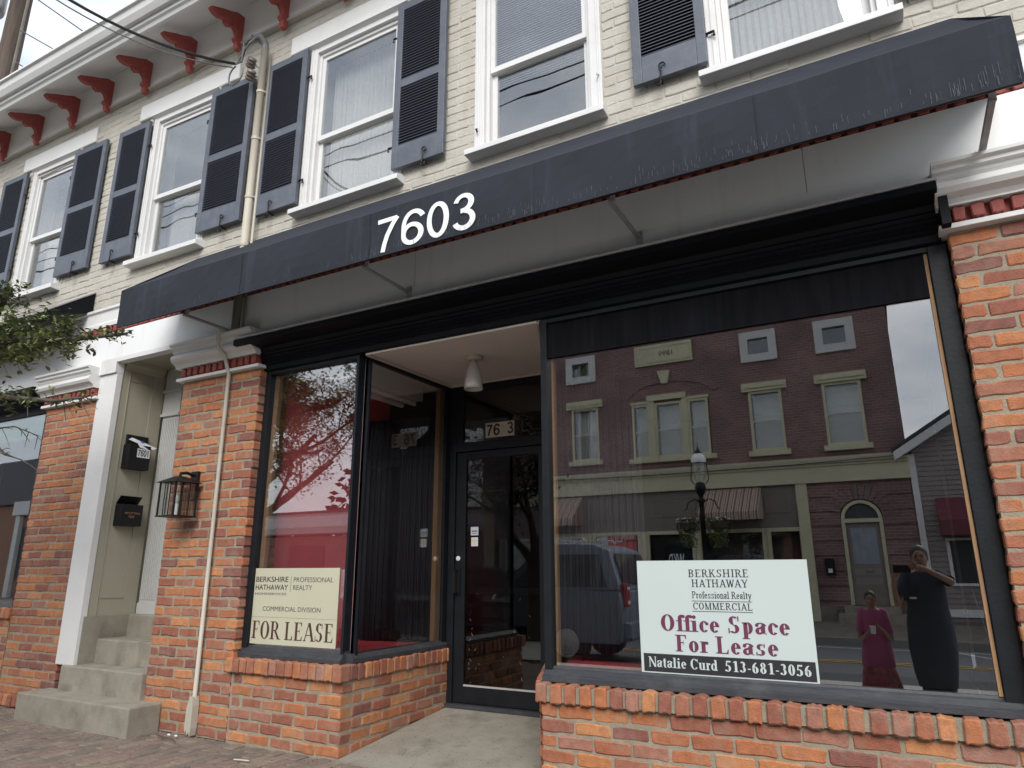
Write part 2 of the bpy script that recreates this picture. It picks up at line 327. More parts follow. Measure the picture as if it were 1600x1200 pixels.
def lay(parent, spans, z0, z1, face='y', pos=0., pitch=.2125, course=.0762, m=None, key='b', openings=(), gap=.013, depth=.1, limit=290, near=None, stuffname='brick_courses', proud=.004, off0=0., warp=None, joined=None, name='brick'):
    """running-bond bricks on a plane: face 'y' looks to -Y, face 'x' looks to +X. The first `limit` (nearest) are objects, the rest one joined mesh"""
    items = []; rows = max(1, round((z1 - z0) / course)); ch = (z1 - z0) / rows
    for r in range(rows):
        zc = z0 + (r + .5) * ch; off = off0 + (pitch / 2 if r % 2 else 0)
        for (a, b) in spans:
            n = math.floor((a - off) / pitch); u = n * pitch + off
            while u < b - 1e-6:
                s0, s1 = max(u, a), min(u + pitch, b); u += pitch
                segs = [(s0, s1)]
                for (ox0, ox1, oz0, oz1) in openings:
                    if zc + ch * .45 > oz0 and zc - ch * .45 < oz1:
                        ns = []
                        for p, q in segs:
                            if q <= ox0 or p >= ox1: ns.append((p, q)); continue
                            if p < ox0: ns.append((p, ox0))
                            if q > ox1: ns.append((ox1, q))
                        segs = ns
                for p, q in segs:
                    if q - p > .035: items.append(((p + q) / 2, zc, q - p - gap))
    cx, cyy, cz = 0, -3.8, 1.19
    def dist(it): return (it[0] - cx) ** 2 + (it[1] - cz) ** 2 if face == 'y' else it[0]
    if near: items.sort(key=near)
    elif len(items) > limit: items.sort(key=dist)
    ms = brick_set(key, m, pitch - gap, ch - gap, depth); mh = brick_set(key + 'h', m, pitch / 2 - gap, ch - gap, depth)
    rest = MB()
    for i, (u, z, l) in enumerate(items):
        full = l > (pitch - gap) * .7; src = random.choice(ms if full else mh); base = (pitch - gap) if full else (pitch / 2 - gap)
        dx = random.uniform(-.0015, .0015); py = pos + random.uniform(-proud, .003)
        if i < limit:
            o = bpy.data.objects.new(name, src); COL.objects.link(o); o.scale = (l / base, 1, 1)
            wz = warp((u, 0, z))[2] if warp else z
            if face == 'y': at(o, parent, u + dx, py, wz); o.rotation_euler = (random.uniform(-.01, .01), random.uniform(-.012, .012), 0)
            else: o.rotation_euler = (0, random.uniform(-.012, .012), math.pi / 2); at(o, parent, pos - (py - pos), u + dx, wz)
        else:
            n0 = len(rest.v); s = l / base
            for vv in src.vertices:
                x, y, zz = vv.co
                rest.v.append((u + x * s, py + y, z + zz) if face == 'y' else (pos - (py - pos) - y, u + x * s, z + zz))
            for pl in src.polygons: rest.f.append(tuple(n0 + q for q in pl.vertices))
    if rest.v: tag(rest.build(stuffname, joined or m, parent, warp=warp), kind='stuff')
    return items
def rowlock(parent, a, b, z0, z1, face='y', pos=0., depth=.14, pitch=.0765, m=None, name='brick', key='r'):
    n = round((b - a) / pitch); p = (b - a) / n; m = m or M_brick; ms = brick_set(key, m, p - .009, z1 - z0 - .004, depth)
    for i in range(n):
        o = bpy.data.objects.new(name, random.choice(ms)); COL.objects.link(o); u = a + (i + .5) * p; zc = (z0 + z1) / 2 + random.uniform(-.003, .003)
        if face == 'y': at(o, parent, u, pos + random.uniform(-.004, .004), zc); o.rotation_euler = (random.uniform(-.015, .015), random.uniform(-.03, .03), 0)
        else: o.rotation_euler = (0, random.uniform(-.03, .03), math.pi / 2); at(o, parent, pos + random.uniform(-.004, .004), u, zc)

# ---- lettering: built-in sans outlines, and own serif glyphs
def sans(name, txt, parent, m, x, y, z, h, rot=(math.pi / 2, 0, 0), sx=1., off=0., align='LEFT', depth=.0006, width=None, shear=0.):
    cu = bpy.data.curves.new(name, 'FONT'); cu.body = txt; cu.size = 1; cu.offset = off; cu.align_x = 'LEFT'; cu.extrude = 0; cu.resolution_u = 5
    t = bpy.data.objects.new('t', cu); COL.objects.link(t); bpy.context.view_layer.update()
    dg = bpy.context.evaluated_depsgraph_get(); me = bpy.data.meshes.new_from_object(t.evaluated_get(dg)); COL.objects.unlink(t); bpy.data.objects.remove(t)
    xs = [v.co.x for v in me.vertices]; ys = [v.co.y for v in me.vertices]; x0, x1, y0, y1 = min(xs), max(xs), min(ys), max(ys)
    s = h / .73; kx = (width / (x1 - x0)) if width else s * sx
    for v in me.vertices:
        px = (v.co.x - x0) * kx
        if align == 'CENTER': px -= (x1 - x0) * kx / 2
        v.co = (px, v.co.y * s, 0)
    me.name = name; me.materials.clear(); me.materials.append(m)
    o = bpy.data.objects.new(name, me); COL.objects.link(o); o.rotation_euler = rot; at(o, parent, x, y, z)
    sm = o.modifiers.new('thick', 'SOLIDIFY'); sm.thickness = depth; sm.offset = 1
    return tag(o, kind='stuff' if h < .06 else None)
def serif_glyph(ch, W, T):
    P = []; XH = .66
    def rect(x0, x1, y0, y1): P.append([(x0, y0), (x1, y0), (x1, y1), (x0, y1)])
    def diag(xa, ya, xb, yb, w): P.append([(xa, ya), (xa + w, ya), (xb + w, yb), (xb, yb)])
    def arc(cx, cy, rx, ry, a0, a1, tx=W, ty=T, n=16):
        for i in range(n):
            a, b = R(a0 + (a1 - a0) * i / n), R(a0 + (a1 - a0) * (i + 1) / n)
            P.append([(cx + rx * math.cos(a), cy + ry * math.sin(a)), (cx + rx * math.cos(b), cy + ry * math.sin(b)), (cx + (rx - tx) * math.cos(b), cy + (ry - ty) * math.sin(b)), (cx + (rx - tx) * math.cos(a), cy + (ry - ty) * math.sin(a))])
    def ser(x, y, l=.09, w=W): rect(x - l, x + w + l, y, y + T)
    def stem(x, top=1., bot=0., w=W, st=True, sb=True):
        rect(x, x + w, bot, top)
        if st: ser(x, top - T, w=w)
        if sb: ser(x, bot, w=w)
    def dot(x, y, r=W * .6): P.append([(x + r * math.cos(R(a)), y + r * math.sin(R(a))) for a in range(0, 360, 36)])
    w, t = W, T; adv = .7
    if ch == 'B': stem(.1, sb=True); rect(.1, .4, 1 - t, 1); rect(.1, .4, .5, .5 + t); rect(.1, .42, 0, t); arc(.38, .76, .2 + w * .3, .24, -90, 90); arc(.4, .26, .22 + w * .3, .26, -90, 90); adv = .76
    elif ch == 'E': stem(.1); rect(.1, .6, 1 - t, 1); rect(.1, .45, .5, .5 + t); rect(.1, .63, 0, t); P.append([(.6, 1), (.6, .78), (.57, .78), (.5, 1)]); P.append([(.63, 0), (.65, .24), (.62, .24), (.52, 0)]); P.append([(.45, .38), (.47, .38), (.47, .66), (.45, .66)]); adv = .72
    elif ch == 'F': stem(.1); rect(.1, .58, 1 - t, 1); rect(.1, .43, .5, .5 + t); P.append([(.58, 1), (.59, .76), (.56, .76), (.48, 1)]); P.append([(.43, .38), (.45, .38), (.45, .66), (.43, .66)]); adv = .66
    elif ch == 'R': stem(.1); rect(.1, .4, 1 - t, 1); rect(.1, .4, .48, .48 + t); arc(.38, .74, .21 + w * .3, .26, -90, 90); diag(.62, 0, .32, .5, w); ser(.64, 0, .07); adv = .8
    elif ch == 'K': stem(.1); diag(.1 + w * .8, .42, .56, 1, t * 1.5); ser(.56, 1 - t, .08, t); diag(.6, 0, .3, .58, w); ser(.6, 0, .07); adv = .82
    elif ch == 'S' or ch == 's':
        k = 1. if ch == 'S' else XH; q = .27 if ch == 'S' else .21; ww = w * (1 if ch == 'S' else .85)
        arc(q + .06, .745 * k, q * .86, .255 * k, 35, 250, ww, t); arc(q + .06, .265 * k, q * .95, .265 * k, -145, 70, ww, t)
        P.append([(q * .45 + .06, .62 * k), (q * 1.2 + .06, .50 * k - .02), (q * 1.5 + .06, .36 * k), (q * .6 + .06, .52 * k)])
        rect(q * 1.72 + .06, q * 1.72 + .06 + t, .7 * k, k); rect(.05, .05 + t, 0, .3 * k); adv = q * 2 + .14
    elif ch == 'H': stem(.1); stem(.62); rect(.1, .7, .49, .49 + t); adv = .84 + w * .6
    elif ch == 'I': stem(.1); adv = .22 + w
    elif ch == 'A': diag(.06, 0, .36, 1, t * 1.4); diag(.62, 0, .33, 1, w); ser(.05, 0, .07, t * 1.4); ser(.62, 0, .07); rect(.18, .58, .3, .3 + t); adv = .8
    elif ch == 'T': stem(.31, st=False); rect(.02, .64 + w * .3, 1 - t, 1); rect(.02, .05, .78, 1); rect(.61 + w * .3, .64 + w * .3, .78, 1); adv = .66 + w * .3
    elif ch == 'W': diag(.22, 0, .02, 1, w); diag(.24, 0, .48, 1, t * 1.4); diag(.6, 0, .42, 1, w); diag(.63, 0, .86, 1, t * 1.4); ser(.03, 1 - t, .06); ser(.86, 1 - t, .07, t); adv = .96
    elif ch == 'Y': diag(.31, .45, .03, 1, w); diag(.36, .45, .62, 1, t * 1.4); stem(.31, top=.47, st=False); ser(.04, 1 - t, .06); ser(.62, 1 - t, .07, t); adv = .74
    elif ch in 'Oo0':
        if ch == 'O': arc(.38, .5, .36, .51, 0, 360, w * 1.1, t, 28); adv = .78
        elif ch == 'o': arc(.27, XH / 2, .25, XH / 2 + .01, 0, 360, w, t, 24); adv = .56
        else: arc(.27, .5, .24, .5, 0, 360, w, t, 24); adv = .56
    elif ch == 'C': arc(.4, .5, .37, .51, 40, 320, w * 1.1, t, 24); rect(.66, .66 + t, .68, 1); adv = .76
    elif ch == 'M': rect(.12, .12 + t * 1.4, 0, 1); ser(.12, 0, .07, t); diag(.42, .0, .1, 1, w); diag(.47, 0, .78, 1, t); stem(.76); ser(.1, 1 - t, .05); adv = 1.0
    elif ch == 'L': stem(.1); rect(.1, .62, 0, t); P.append([(.62, 0), (.64, .26), (.61, .26), (.5, 0)]); adv = .7
    elif ch == 'N': rect(.12, .12 + t * 1.4, 0, 1); ser(.12, 0, .07, t); diag(.62, 0, .08, 1, w); rect(.68, .68 + t * 1.4, 0, 1); ser(.68, 1 - t, .07, t); ser(.06, 1 - t, .04); adv = .82
    elif ch == 'P': stem(.1); rect(.1, .4, 1 - t, 1); rect(.1, .4, .45, .45 + t); arc(.38, .725, .22 + w * .3, .275, -90, 90); adv = .7
    elif ch == 'r': stem(.08, XH, st=False); rect(.02, .1, XH - t, XH); arc(.29, XH - .2, .14, .2, 60, 180, w * .5, t); dot(.35, XH - .09, w * .48); adv = .43
    elif ch == 'f': stem(.12, .82, st=False); arc(.31, .8, .19, .2, 40, 180, w, t); dot(.4, .9, w * .5); rect(.02, .34, XH - t, XH); adv = .36
    elif ch == 'e': arc(.27, XH / 2, .24, XH / 2 + .01, 0, 320, w, t, 22); rect(.06, .5, XH * .5, XH * .5 + t); adv = .54
    elif ch == 'c': arc(.27, XH / 2, .24, XH / 2 + .01, 45, 320, w, t, 20); dot(.42, XH * .76, w * .45); adv = .5
    elif ch == 'i': stem(.08, XH, st=False); rect(.01, .1, XH - t, XH); dot(.08 + w / 2, .88, w * .55); adv = .2 + w * .9
    elif ch == 'l': stem(.08, 1.0, st=False); rect(.01, .1, 1 - t, 1); adv = .2 + w * .9
    elif ch == 'n' or ch == 'u':
        if ch == 'n': stem(.08, XH, st=False); rect(.01, .1, XH - t, XH); arc(.08 + w + .1, XH - .19, .18 + w * .35, .19, 0, 150, w, t); rect(.08 + w + .28 - w * .65, .08 + w + .28 + w * .35, 0, XH - .17); ser(.08 + w + .28 - w * .65, 0, .07); adv = .46 + w * 1.1
        else: rect(.08, .08 + w, .16, XH); rect(.01, .1, XH - t, XH); arc(.25 + w * .3, .18, .17 + w * .3, .19, 180, 310, w, t); rect(.4, .4 + w, 0, XH); rect(.33, .41, XH - t, XH); rect(.4 + w, .46 + w, 0, t); adv = .48 + w
    elif ch == 'a': rect(.3, .3 + w, .05, XH - .17); arc(.22 + w * .3, XH - .19, .2 + w * .4, .2, 0, 150, w, t); arc(.22, .19, .19, .2, 40, 330, w * .9, t); P.append([(.3, .3), (.3, .42), (.12, .36), (.1, .3)]); rect(.3 + w, .36 + w, 0, .06); dot(.12, XH * .76, w * .42); adv = .48 + w * .5
    elif ch == 't': stem(.1, .86, .1, st=False, sb=False); arc(.1 + w * .5 + .12, .14, .12 + w * .5, .15, 180, 300, w, t); rect(.02, .34, XH - t, XH); adv = .38
    elif ch == 'y': diag(.24, .0, .03, XH, w); diag(.12, -.3, .45, XH, t * 1.4); ser(.04, XH - t, .05); ser(.45, XH - t, .06, t); dot(.1, -.26, w * .4); adv = .54
    elif ch == 'p': rect(.08, .08 + w, -.3, XH); ser(.08, -.3, .07); rect(.01, .1, XH - t, XH); arc(.29, XH / 2, .24, XH / 2 + .01, -150, 150, w, t, 20); adv = .58
    elif ch == 'd': rect(.38, .38 + w, 0, 1); rect(.31, .4, 1 - t, 1); rect(.38 + w, .44 + w, 0, t); arc(.27, XH / 2, .24, XH / 2 + .01, 30, 330, w, t, 20); adv = .5 + w
    elif ch == '1': rect(.2, .2 + w, 0, 1); ser(.2, 0, .09); P.append([(.2, 1), (.06, .86), (.06, .83), (.2, .88)]); adv = .54
    elif ch == '3': arc(.24, .74, .2, .26, -75, 150, w, t); arc(.22, .27, .24, .28, -150, 85, w, t); dot(.09, .12, w * .5); adv = .54
    elif ch == '5': arc(.22, .3, .25, .31, -150, 110, w, t); rect(.12, .46, 1 - t * 2.4, 1); diag(.08, .5, .12, 1, t * 1.5); dot(.08, .1, w * .45); adv = .54
    elif ch == '6': arc(.27, .3, .23, .31, 0, 360, w, t, 22); arc(.46, .42, .42, .58, 105, 185, w, t); adv = .56
    elif ch == '8': arc(.27, .75, .19, .25, 0, 360, w * .8, t, 20); arc(.27, .27, .23, .28, 0, 360, w, t, 20); adv = .56
    elif ch == '-': rect(.04, .26, .28, .28 + max(.07, t * 1.6)); adv = .32
    elif ch == ' ': adv = .3
    return P, adv
def serif(name, txt, parent, m, x, y, z, h, width, W=.2, T=.055, track=.03):
    """serif lettering standing in the XZ plane looking to -Y, fitted to width, from its left baseline point"""
    gl = []; cur = 0
    for ch in txt: P, a = serif_glyph(ch, W, T); gl.append((cur, P)); cur += a + track
    k = width / (cur - track); mb = MB(); i = 0
    for gx, P in gl:
        for poly in P:
            e = .0004 + (i % 7) * .00006; i += 1
            mb.poly([(x + (gx + px) * k, y - e, z + pz * h) for px, pz in poly])
    return tag(mb.build(name, m, parent), kind='stuff' if h < .06 else None)

def stroke_digits(name, txt, parent, m, place, h, w=.125, track=.10, width=None, thick=.0008):
    """plain grotesque digits drawn as even strokes; place(u, v, e) maps along / up / outwards to world"""
    def arc(cx, cy, rx, ry, a0, a1, n=18): return [(cx + rx * math.cos(R(a0 + (a1 - a0) * i / n)), cy + ry * math.sin(R(a0 + (a1 - a0) * i / n))) for i in range(n + 1)]
    hw = w / 2; G = {'7': [[(.0, 1 - hw), (.52, 1 - hw)], [(.53, 1 - hw * .7), (.40, .78), (.27, .48), (.20, .22), (.17, 0)]],
        '6': [arc(.29, .31, .225, .255, 0, 360, 26), arc(.33, .52, .265, .425, 35, 180, 14) + [(.066, .32)]],
        '0': [arc(.28, .5, .215, .445, 0, 360, 30)],
        '3': [arc(.26, .725, .19, .215, 165, -80, 18), arc(.265, .275, .215, .22, 82, -165, 20), [(.20, .51), (.30, .51)]],
        '1': [[(.30, 1), (.30, 0)], [(.10, .76), (.22, .80), (.30, .95)]], '5': [[(.48, .94), (.14, .94), (.09, .52)], arc(.26, .31, .215, .25, 130, -155, 20)], '2': [arc(.27, .72, .2, .22, 170, -40, 14) + [(.06, .06)], [(.04, .06), (.50, .06)]], '4': [[(.40, 0), (.40, 1), (.04, .32), (.52, .32)]]}
    ADV = .56 + track; tot = ADV * len(txt) - track; k = (width / tot) if width else h; mb = MB(); e = 0
    for i, ch in enumerate(txt):
        for P in G.get(ch, []):
            L_, R_ = [], []
            for j, p in enumerate(P):
                a, b = P[max(j - 1, 0)], P[min(j + 1, len(P) - 1)]
                if P[0] == P[-1] or (abs(P[0][0] - P[-1][0]) < 1e-6 and abs(P[0][1] - P[-1][1]) < 1e-6):
                    if j == 0: a = P[-2]
                    if j == len(P) - 1: b = P[1]
                dx, dy = b[0] - a[0], b[1] - a[1]; l = math.hypot(dx, dy) or 1; nx, ny = -dy / l * hw, dx / l * hw; L_.append((p[0] + nx, p[1] + ny)); R_.append((p[0] - nx, p[1] - ny))
            e += 1
            for j in range(len(P) - 1):
                mb.poly([place((i * ADV + u) * k, v * h, .0004 + (e % 5) * .00012) for u, v in (L_[j], L_[j + 1], R_[j + 1], R_[j])])
        mb.build('digit', m, parent); mb = MB()

# ================================================================== THE STOREFRONT BUILDING
B = empty('storefront_building', (-3.5, 1.0, 0), 'cream painted brick building with blue shutters and black framed shop windows', 'building')
# --- upper wall core with window openings (windows: name, x0, x1 of the casing, z0, z1)
WINS = [(-8.83, -7.82, 4.2, 5.88), (-6.46, -5.42, 4.18, 5.88), (-4.17, -3.07, 4.17, 5.86), (-2.39, -1.37, 4.17, 5.86), (-.68, .36, 4.17, 5.86), (1.75, 2.8, 4.17, 5.86)]
up = MB(); xs = -13.0
for (a, b, z0, z1) in WINS:
    up.box(xs, a, .0085, .3, 3.74, 6.9); up.box(a, b, .0085, .3, 3.74, z0); up.box(a, b, .0085, .3, z1, 6.9); xs = b
up.box(xs, 5.5, .0085, .3, 3.74, 6.9)
def warpW(v):
    return warpU(v)
wall = up.build('upper_wall', M_cream, B)
opn = [(a - .002, b + .002, z0, z1) for a, b, z0, z1 in WINS]
lay(wall, [(-12.9, 5.4)], 3.74, 6.86, 'y', .004, pitch=.2125, course=.0762, m=M_cream, key='cream', openings=opn, gap=.0055, depth=.02, limit=290, stuffname='painted_brick_courses', proud=.003,
    near=lambda it: (it[0] + 1.6) ** 2 * .55 + (it[1] - 3.9) ** 2 * 2.2)
# side and rear shell, roof
sh = MB(); sh.box(-13, -12.7, .3, 9, 0, 6.9); sh.box(5.2, 5.5, .3, 9, 0, 6.9); sh.box(-12.7, 5.2, 8.7, 9, 0, 6.9); sh.build('rear_wall', M_cream, B)
MB().box(-13.05, 5.55, -.02, 9.05, 6.9, 6.96).build('roof', M_roof, B)
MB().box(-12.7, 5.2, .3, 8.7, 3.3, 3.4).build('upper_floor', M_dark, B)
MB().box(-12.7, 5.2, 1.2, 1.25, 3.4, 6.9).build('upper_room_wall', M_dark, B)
# --- eaves: frieze, sloping soffit, mouldings, gutter
MB().prism([(-.03, 6.18), (-.03, 6.69), (.0119, 6.69), (.0119, 6.18)], -13, 5.5).build('frieze', M_eave, B, warp=warpC)
MB().prism([(-.05, 6.155), (-.05, 6.178), (.0115, 6.178), (.0115, 6.155)], -13, 5.5).build('frieze_bead', M_cream, B, warp=warpC)
MB().prism([(-.0302, 6.624), (-.47, 6.375), (-.47, 6.45), (-.0302, 6.7)], -13, 5.5).build('soffit', M_eave, B, warp=warpC)
MB().prism([(-.471, 6.34), (-.50, 6.33), (-.515, 6.36), (-.54, 6.37), (-.555, 6.45), (-.471, 6.47)], -13, 5.5).build('eave_moulding', M_eave, B, warp=warpC)
MB().prism([(-.556, 6.40), (-.585, 6.405), (-.62, 6.46), (-.635, 6.53), (-.66, 6.535), (-.66, 6.56), (-.556, 6.56)], -13, 5.5).build('gutter', M_white, B, warp=warpC)
# --- carved red brackets under the eaves
bprof = [(0, 6.195), (-.045, 6.20), (-.062, 6.235), (-.058, 6.262), (-.088, 6.285), (-.078, 6.318), (-.06, 6.335), (-.075, 6.385), (-.105, 6.41), (-.135, 6.395), (-.165, 6.375), (-.198, 6.388), (-.215, 6.42), (-.245, 6.405), (-.285, 6.39), (-.335, 6.395), (-.375, 6.42), (-.375, 6.438), (-.33, 6.462), (-.25, 6.508), (-.17, 6.545), (-.08, 6.597), (0, 6.60)]
bb = MB(); bb.prism([(y - .031, z) for y, z in bprof], -.030, .030)
br0 = None
for i, bx in enumerate([-12.1, -11.35, -10.4, -9.62, -8.823, -8.043, -7.357, -6.648, -5.897, -5.17, -4.53, -3.75, -3.02, -2.3, -1.56, -.82, -.1, .65, 1.4, 2.15, 2.9]):
    if br0 is None: br0 = bb.build('bracket', M_bracket, None, bevel=.006); o = br0
    else: o = br0.copy(); COL.objects.link(o)
    at(o, B, bx, 0, warpC((bx, 0, 0))[2] * 1.0)
# --- sash windows
def window(i, a, b, z0, z1, blind, hooks=False):
    W_ = empty('window', ((a + b) / 2, 0, z0)); W_.parent = B; bw = Vector(B['_w']); W_.location = (W_['_w'][0] - bw.x, W_['_w'][1] - bw.y, W_['_w'][2] - bw.z)
    wp = warpU
    c = MB(); t = .085; d0, d1 = -.012, .10
    c.box(a, a + t, d0, d1, z0, z1); c.box(b - t, b, d0, d1, z0, z1); c.box(a + t, b - t, d0, d1, z1 - .10, z1)
    c.box(a + t, a + t + .028, d0 + .03, d1, z0, z1 - .1); c.box(b - t - .028, b - t, d0 + .03, d1, z0, z1 - .1); c.box(a + t + .028, b - t - .028, d0 + .03, d1, z1 - .135, z1 - .10)
    c.box(a + .018, a + .03, d0 - .008, d0, z0, z1); c.box(b - .03, b - .018, d0 - .008, d0, z0, z1); c.box(a + .05, a + .062, d0 - .006, d0, z0, z1)
    c.build('casing', M_white, W_, warp=wp, bevel=.003)
    # stone-like sill and lintel
    s = MB(); s.prism([(-.095, z0 - .055), (-.095, z0 - .012), (-.02, z0 + .012), (.1, z0 + .012), (.1, z0 - .06), (-.02, z0 - .06)], a - .035, b + .03); s.build('sill', M_white, W_, warp=wp, bevel=.004)
    MB().box(a - .27, b + .27, -.022, .011, z1 + .002, z1 + .2).build('lintel', M_white, W_, warp=wp, bevel=.012)
    MB().prism([(-.05, z1 - .01), (-.05, z1 - .03), (-.0122, z1 - .05), (-.0122, z1 - .01)], a - .02, b + .02).build('drip_moulding', M_white, W_, warp=wp)
    ia, ib = a + t + .0285, b - t - .0285; zb, zt = z0 + .013, z1 - .136; zm = z0 + .70
    # upper sash in front, lower sash behind
    def sash(x0, x1, p, q, y, fr, rail):
        f = MB(); f.box(x0, x0 + fr, y, y + .03, p, q); f.box(x1 - fr, x1, y, y + .03, p, q); f.box(x0 + fr, x1 - fr, y, y + .03, p, p + rail); f.box(x0 + fr, x1 - fr, y, y + .03, q - fr, q)
        sa = f.build('sash', M_white, W_, warp=wp)
        pm = MB(); nx_, nz_ = 12, 12; gx0, gx1, gz0, gz1 = x0 + fr, x1 - fr, p + rail, q - fr
        for yy in (y + .012, y + .016):
            n0 = len(pm.v)
            for jz in range(nz_ + 1):
                for jx in range(nx_ + 1):
                    X_, Z_ = gx0 + (gx1 - gx0) * jx / nx_, gz0 + (gz1 - gz0) * jz / nz_
                    pm.v.append((X_, yy + .00045 * noise.noise(Vector((X_ * 4.2, 3.1 + a, Z_ * 5.5))), Z_))
            for jz in range(nz_):
                for jx in range(nx_): e0 = n0 + jz * (nx_ + 1) + jx; pm.f.append((e0, e0 + 1, e0 + nx_ + 2, e0 + nx_ + 1))
        pm.build('pane', G_up, sa, warp=wp, smooth=True)
    sash(ia, ib, zm - .02, zt, .035, .038, .045); sash(ia, ib, zb, zm + .015, .068, .04, .05)
    # blind or curtain behind the glass
    if blind == 'blind':
        mb = MB(); n = int((zt - zm + .12) / .022)
        for k in range(n): zz = zt - .02 - k * .022; mb.prism([(.115, zz), (.133, zz + .012), (.134, zz + .0135), (.116, zz + .0015)], ia + .01, ib - .01)
        tag(mb.build('blind_slats', M_blind, W_, warp=wp), kind='stuff')
    elif blind == 'side':
        mb = MB(); n = int((zt - zb) / .024)
        for k in range(n): zz = zt - .02 - k * .024; mb.prism([(.14, zz), (.158, zz + .014), (.159, zz + .0155), (.141, zz + .0015)], ia + .03, ia + .14)
        tag(mb.build('blind_slats', M_lace, W_, warp=wp), kind='stuff')
    if blind in ('blind', 'side', 'lace', 'full'):
        mb = MB(); x = ia + .01; k = 0; top = zm + .03 if blind in ('blind', 'side') else zt
        if not (blind == 'blind' and hooks):
            pts = []
            while x < ib - .005: pts.append((x, .19 + .008 * math.sin(k * 1.7) + random.uniform(-.002, .002))); x += .012; k += 1
            for (p, q) in zip(pts, pts[1:]): mb.quad((p[0], p[1], zb), (q[0], q[1], zb), (q[0], q[1], top), (p[0], p[1], top))
            mb.build('lace_curtain', M_lace, W_, warp=wp, smooth=True)
    if hooks:
        for hx in (a + .03,):
            for hz in (z0 + .17, z1 - .25): MB().tube([(hx, -.02, hz + .02), (hx + .004, -.045, hz), (hx + .01, -.03, hz - .02)], .006, 6).build('pintle', M_blackmetal, W_, warp=wp)
        MB().tube([(b - .02, -.02, z0 + .28), (b - .024, -.045, z0 + .27)], .008, 6).build('pintle', M_white, W_, warp=wp)
    return W_
kinds = ['side', 'side', 'lace', 'blind', 'full', 'blind']
for i, (a, b, z0, z1) in enumerate(WINS): window(i, a, b, z0, z1, kinds[i], hooks=(i == 3))
# --- louvred shutters
def shutter(a, b, z0, z1, flip=1, wp=warpU):
    f = MB(); st = .062; zr = z0 + (z1 - z0) * .47; y0, y1 = -.058, -.022
    f.box(a, a + st, y0, y1, z0, z1); f.box(b - st, b, y0, y1, z0, z1)
    f.box(a + st, b - st, y0 + .001, y1 - .001, z0, z0 + .20); f.box(a + st, b - st, y0 + .001, y1 - .001, zr, zr + .075); f.box(a + st, b - st, y0 + .001, y1 - .001, z1 - .07, z1)
    S = f.build('shutter', M_shutter, B, warp=wp, bevel=.004)
    lv = MB()
    for (p, q) in ((z0 + .20, zr), (zr + .075, z1 - .07)):
        n = int((q - p) / .0255)
        for k in range(n):
            zz = p + (k + .15) * (q - p) / n; lv.prism([(y0 + .004, zz), (y1 - .004, zz + .017), (y1 - .004, zz + .022), (y0 + .004, zz + .006)], a + st, b - st)
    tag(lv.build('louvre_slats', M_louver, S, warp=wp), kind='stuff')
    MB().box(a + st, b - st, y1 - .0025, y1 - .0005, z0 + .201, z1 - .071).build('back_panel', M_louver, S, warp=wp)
    # scroll shaped holdback
    cx = (a + b) / 2 + .06 * flip; pts = []
    for k in range(9): t = k / 8 * math.pi * 1.5; pts.append((cx + .018 - .02 * math.cos(t) * flip, -.07, z0 + .075 + .02 * math.sin(t)))
    pts2 = [(cx, -.07, z0 + .075), (cx + .01, -.072, z0 + .03), (cx + .004, -.07, z0 - .03)] + [(cx + .012 * flip + .018 * math.cos(math.pi - q), -.07, z0 - .045 - .02 * math.sin(q)) for q in (0, .6, 1.2, 1.8, 2.4, 3.0, 3.6)]
    MB().tube(pts, .0055, 6).tube(pts2, .006, 6).tube([(cx, -.0, z0 - .01), (cx, -.075, z0 - .01)], .006, 6).build('holdback_scroll', M_blackmetal, S, warp=wp)
    hx = b if flip < 0 else a
    for zz in (z0 + .22, z1 - .3): MB().tube([(hx, -.03, zz), (hx - .05 * flip, -.035, zz), (hx - .05 * flip, -.035, zz - .03)], .009, 6).build('hinge', M_blackmetal, S, warp=wp)
for (a, b, z0, z1, fl) in [(-9.45, -8.90, 4.30, 5.83, -1), (-7.86, -7.24, 4.26, 5.81, 1), (-7.0, -6.47, 4.25, 5.80, -1), (-5.47, -4.87, 4.25, 5.80, 1), (-4.68, -4.17, 4.235, 5.81, -1), (-3.135, -2.64, 4.23, 5.80, 1), (-1.14, -.66, 4.235, 5.80, -1), (.38, .88, 4.235, 5.80, 1), (2.84, 3.35, 4.235, 5.80, 1)]:
    shutter(a, b, z0, z1, fl)

# --- entablature above the shop: boards, red dentils, white fascia
MB().prism([(-.045, 3.56), (-.045, 3.60), (-.03, 3.62), (-.03, 3.735), (-.05, 3.745), (-.05, 3.77), (.0115, 3.775), (.3, 3.735), (.3, 3.56)], -13, 5.5).build('upper_fascia_board', M_white, B)
MB().box(-13, 5.5, .0, .1, 3.4845, 3.559).build('dentil_backing', M_redpaint, B)
dm = brick_set('dent', M_redpaint, .058, .09, .05, 5)
def dentils(parent, a, b, zc, y, pitch=.083, name='dentil_brick', sc=(1, 1, 1)):
    n = round((b - a) / pitch); p = (b - a) / n
    for i in range(n):
        o = bpy.data.objects.new(name, random.choice(dm)); COL.objects.link(o); at(o, parent, a + (i + .5) * p, y + random.uniform(-.004, .002), zc); o.scale = sc; o.rotation_euler = (random.uniform(-.02, .02), 0, random.uniform(-.03, .03))
dentils(B, -10.5, 1.35, 3.523, -.035, sc=(.95, 1, .78))
fa = MB(); fa.prism([(-.03, 3.20), (-.03, 3.484), (.1, 3.484), (.1, 3.20)], -6.62, -2.88); fa.prism([(-.03, 3.20), (-.03, 3.484), (.1, 3.484), (.1, 3.20)], -2.876, -.2); fa.prism([(-.03, 3.20), (-.03, 3.484), (.1, 3.484), (.1, 3.20)], -.197, 5.5)
fa.prism([(-.03, 3.20), (-.03, 3.484), (.1, 3.484), (.1, 3.20)], -13, -6.623)
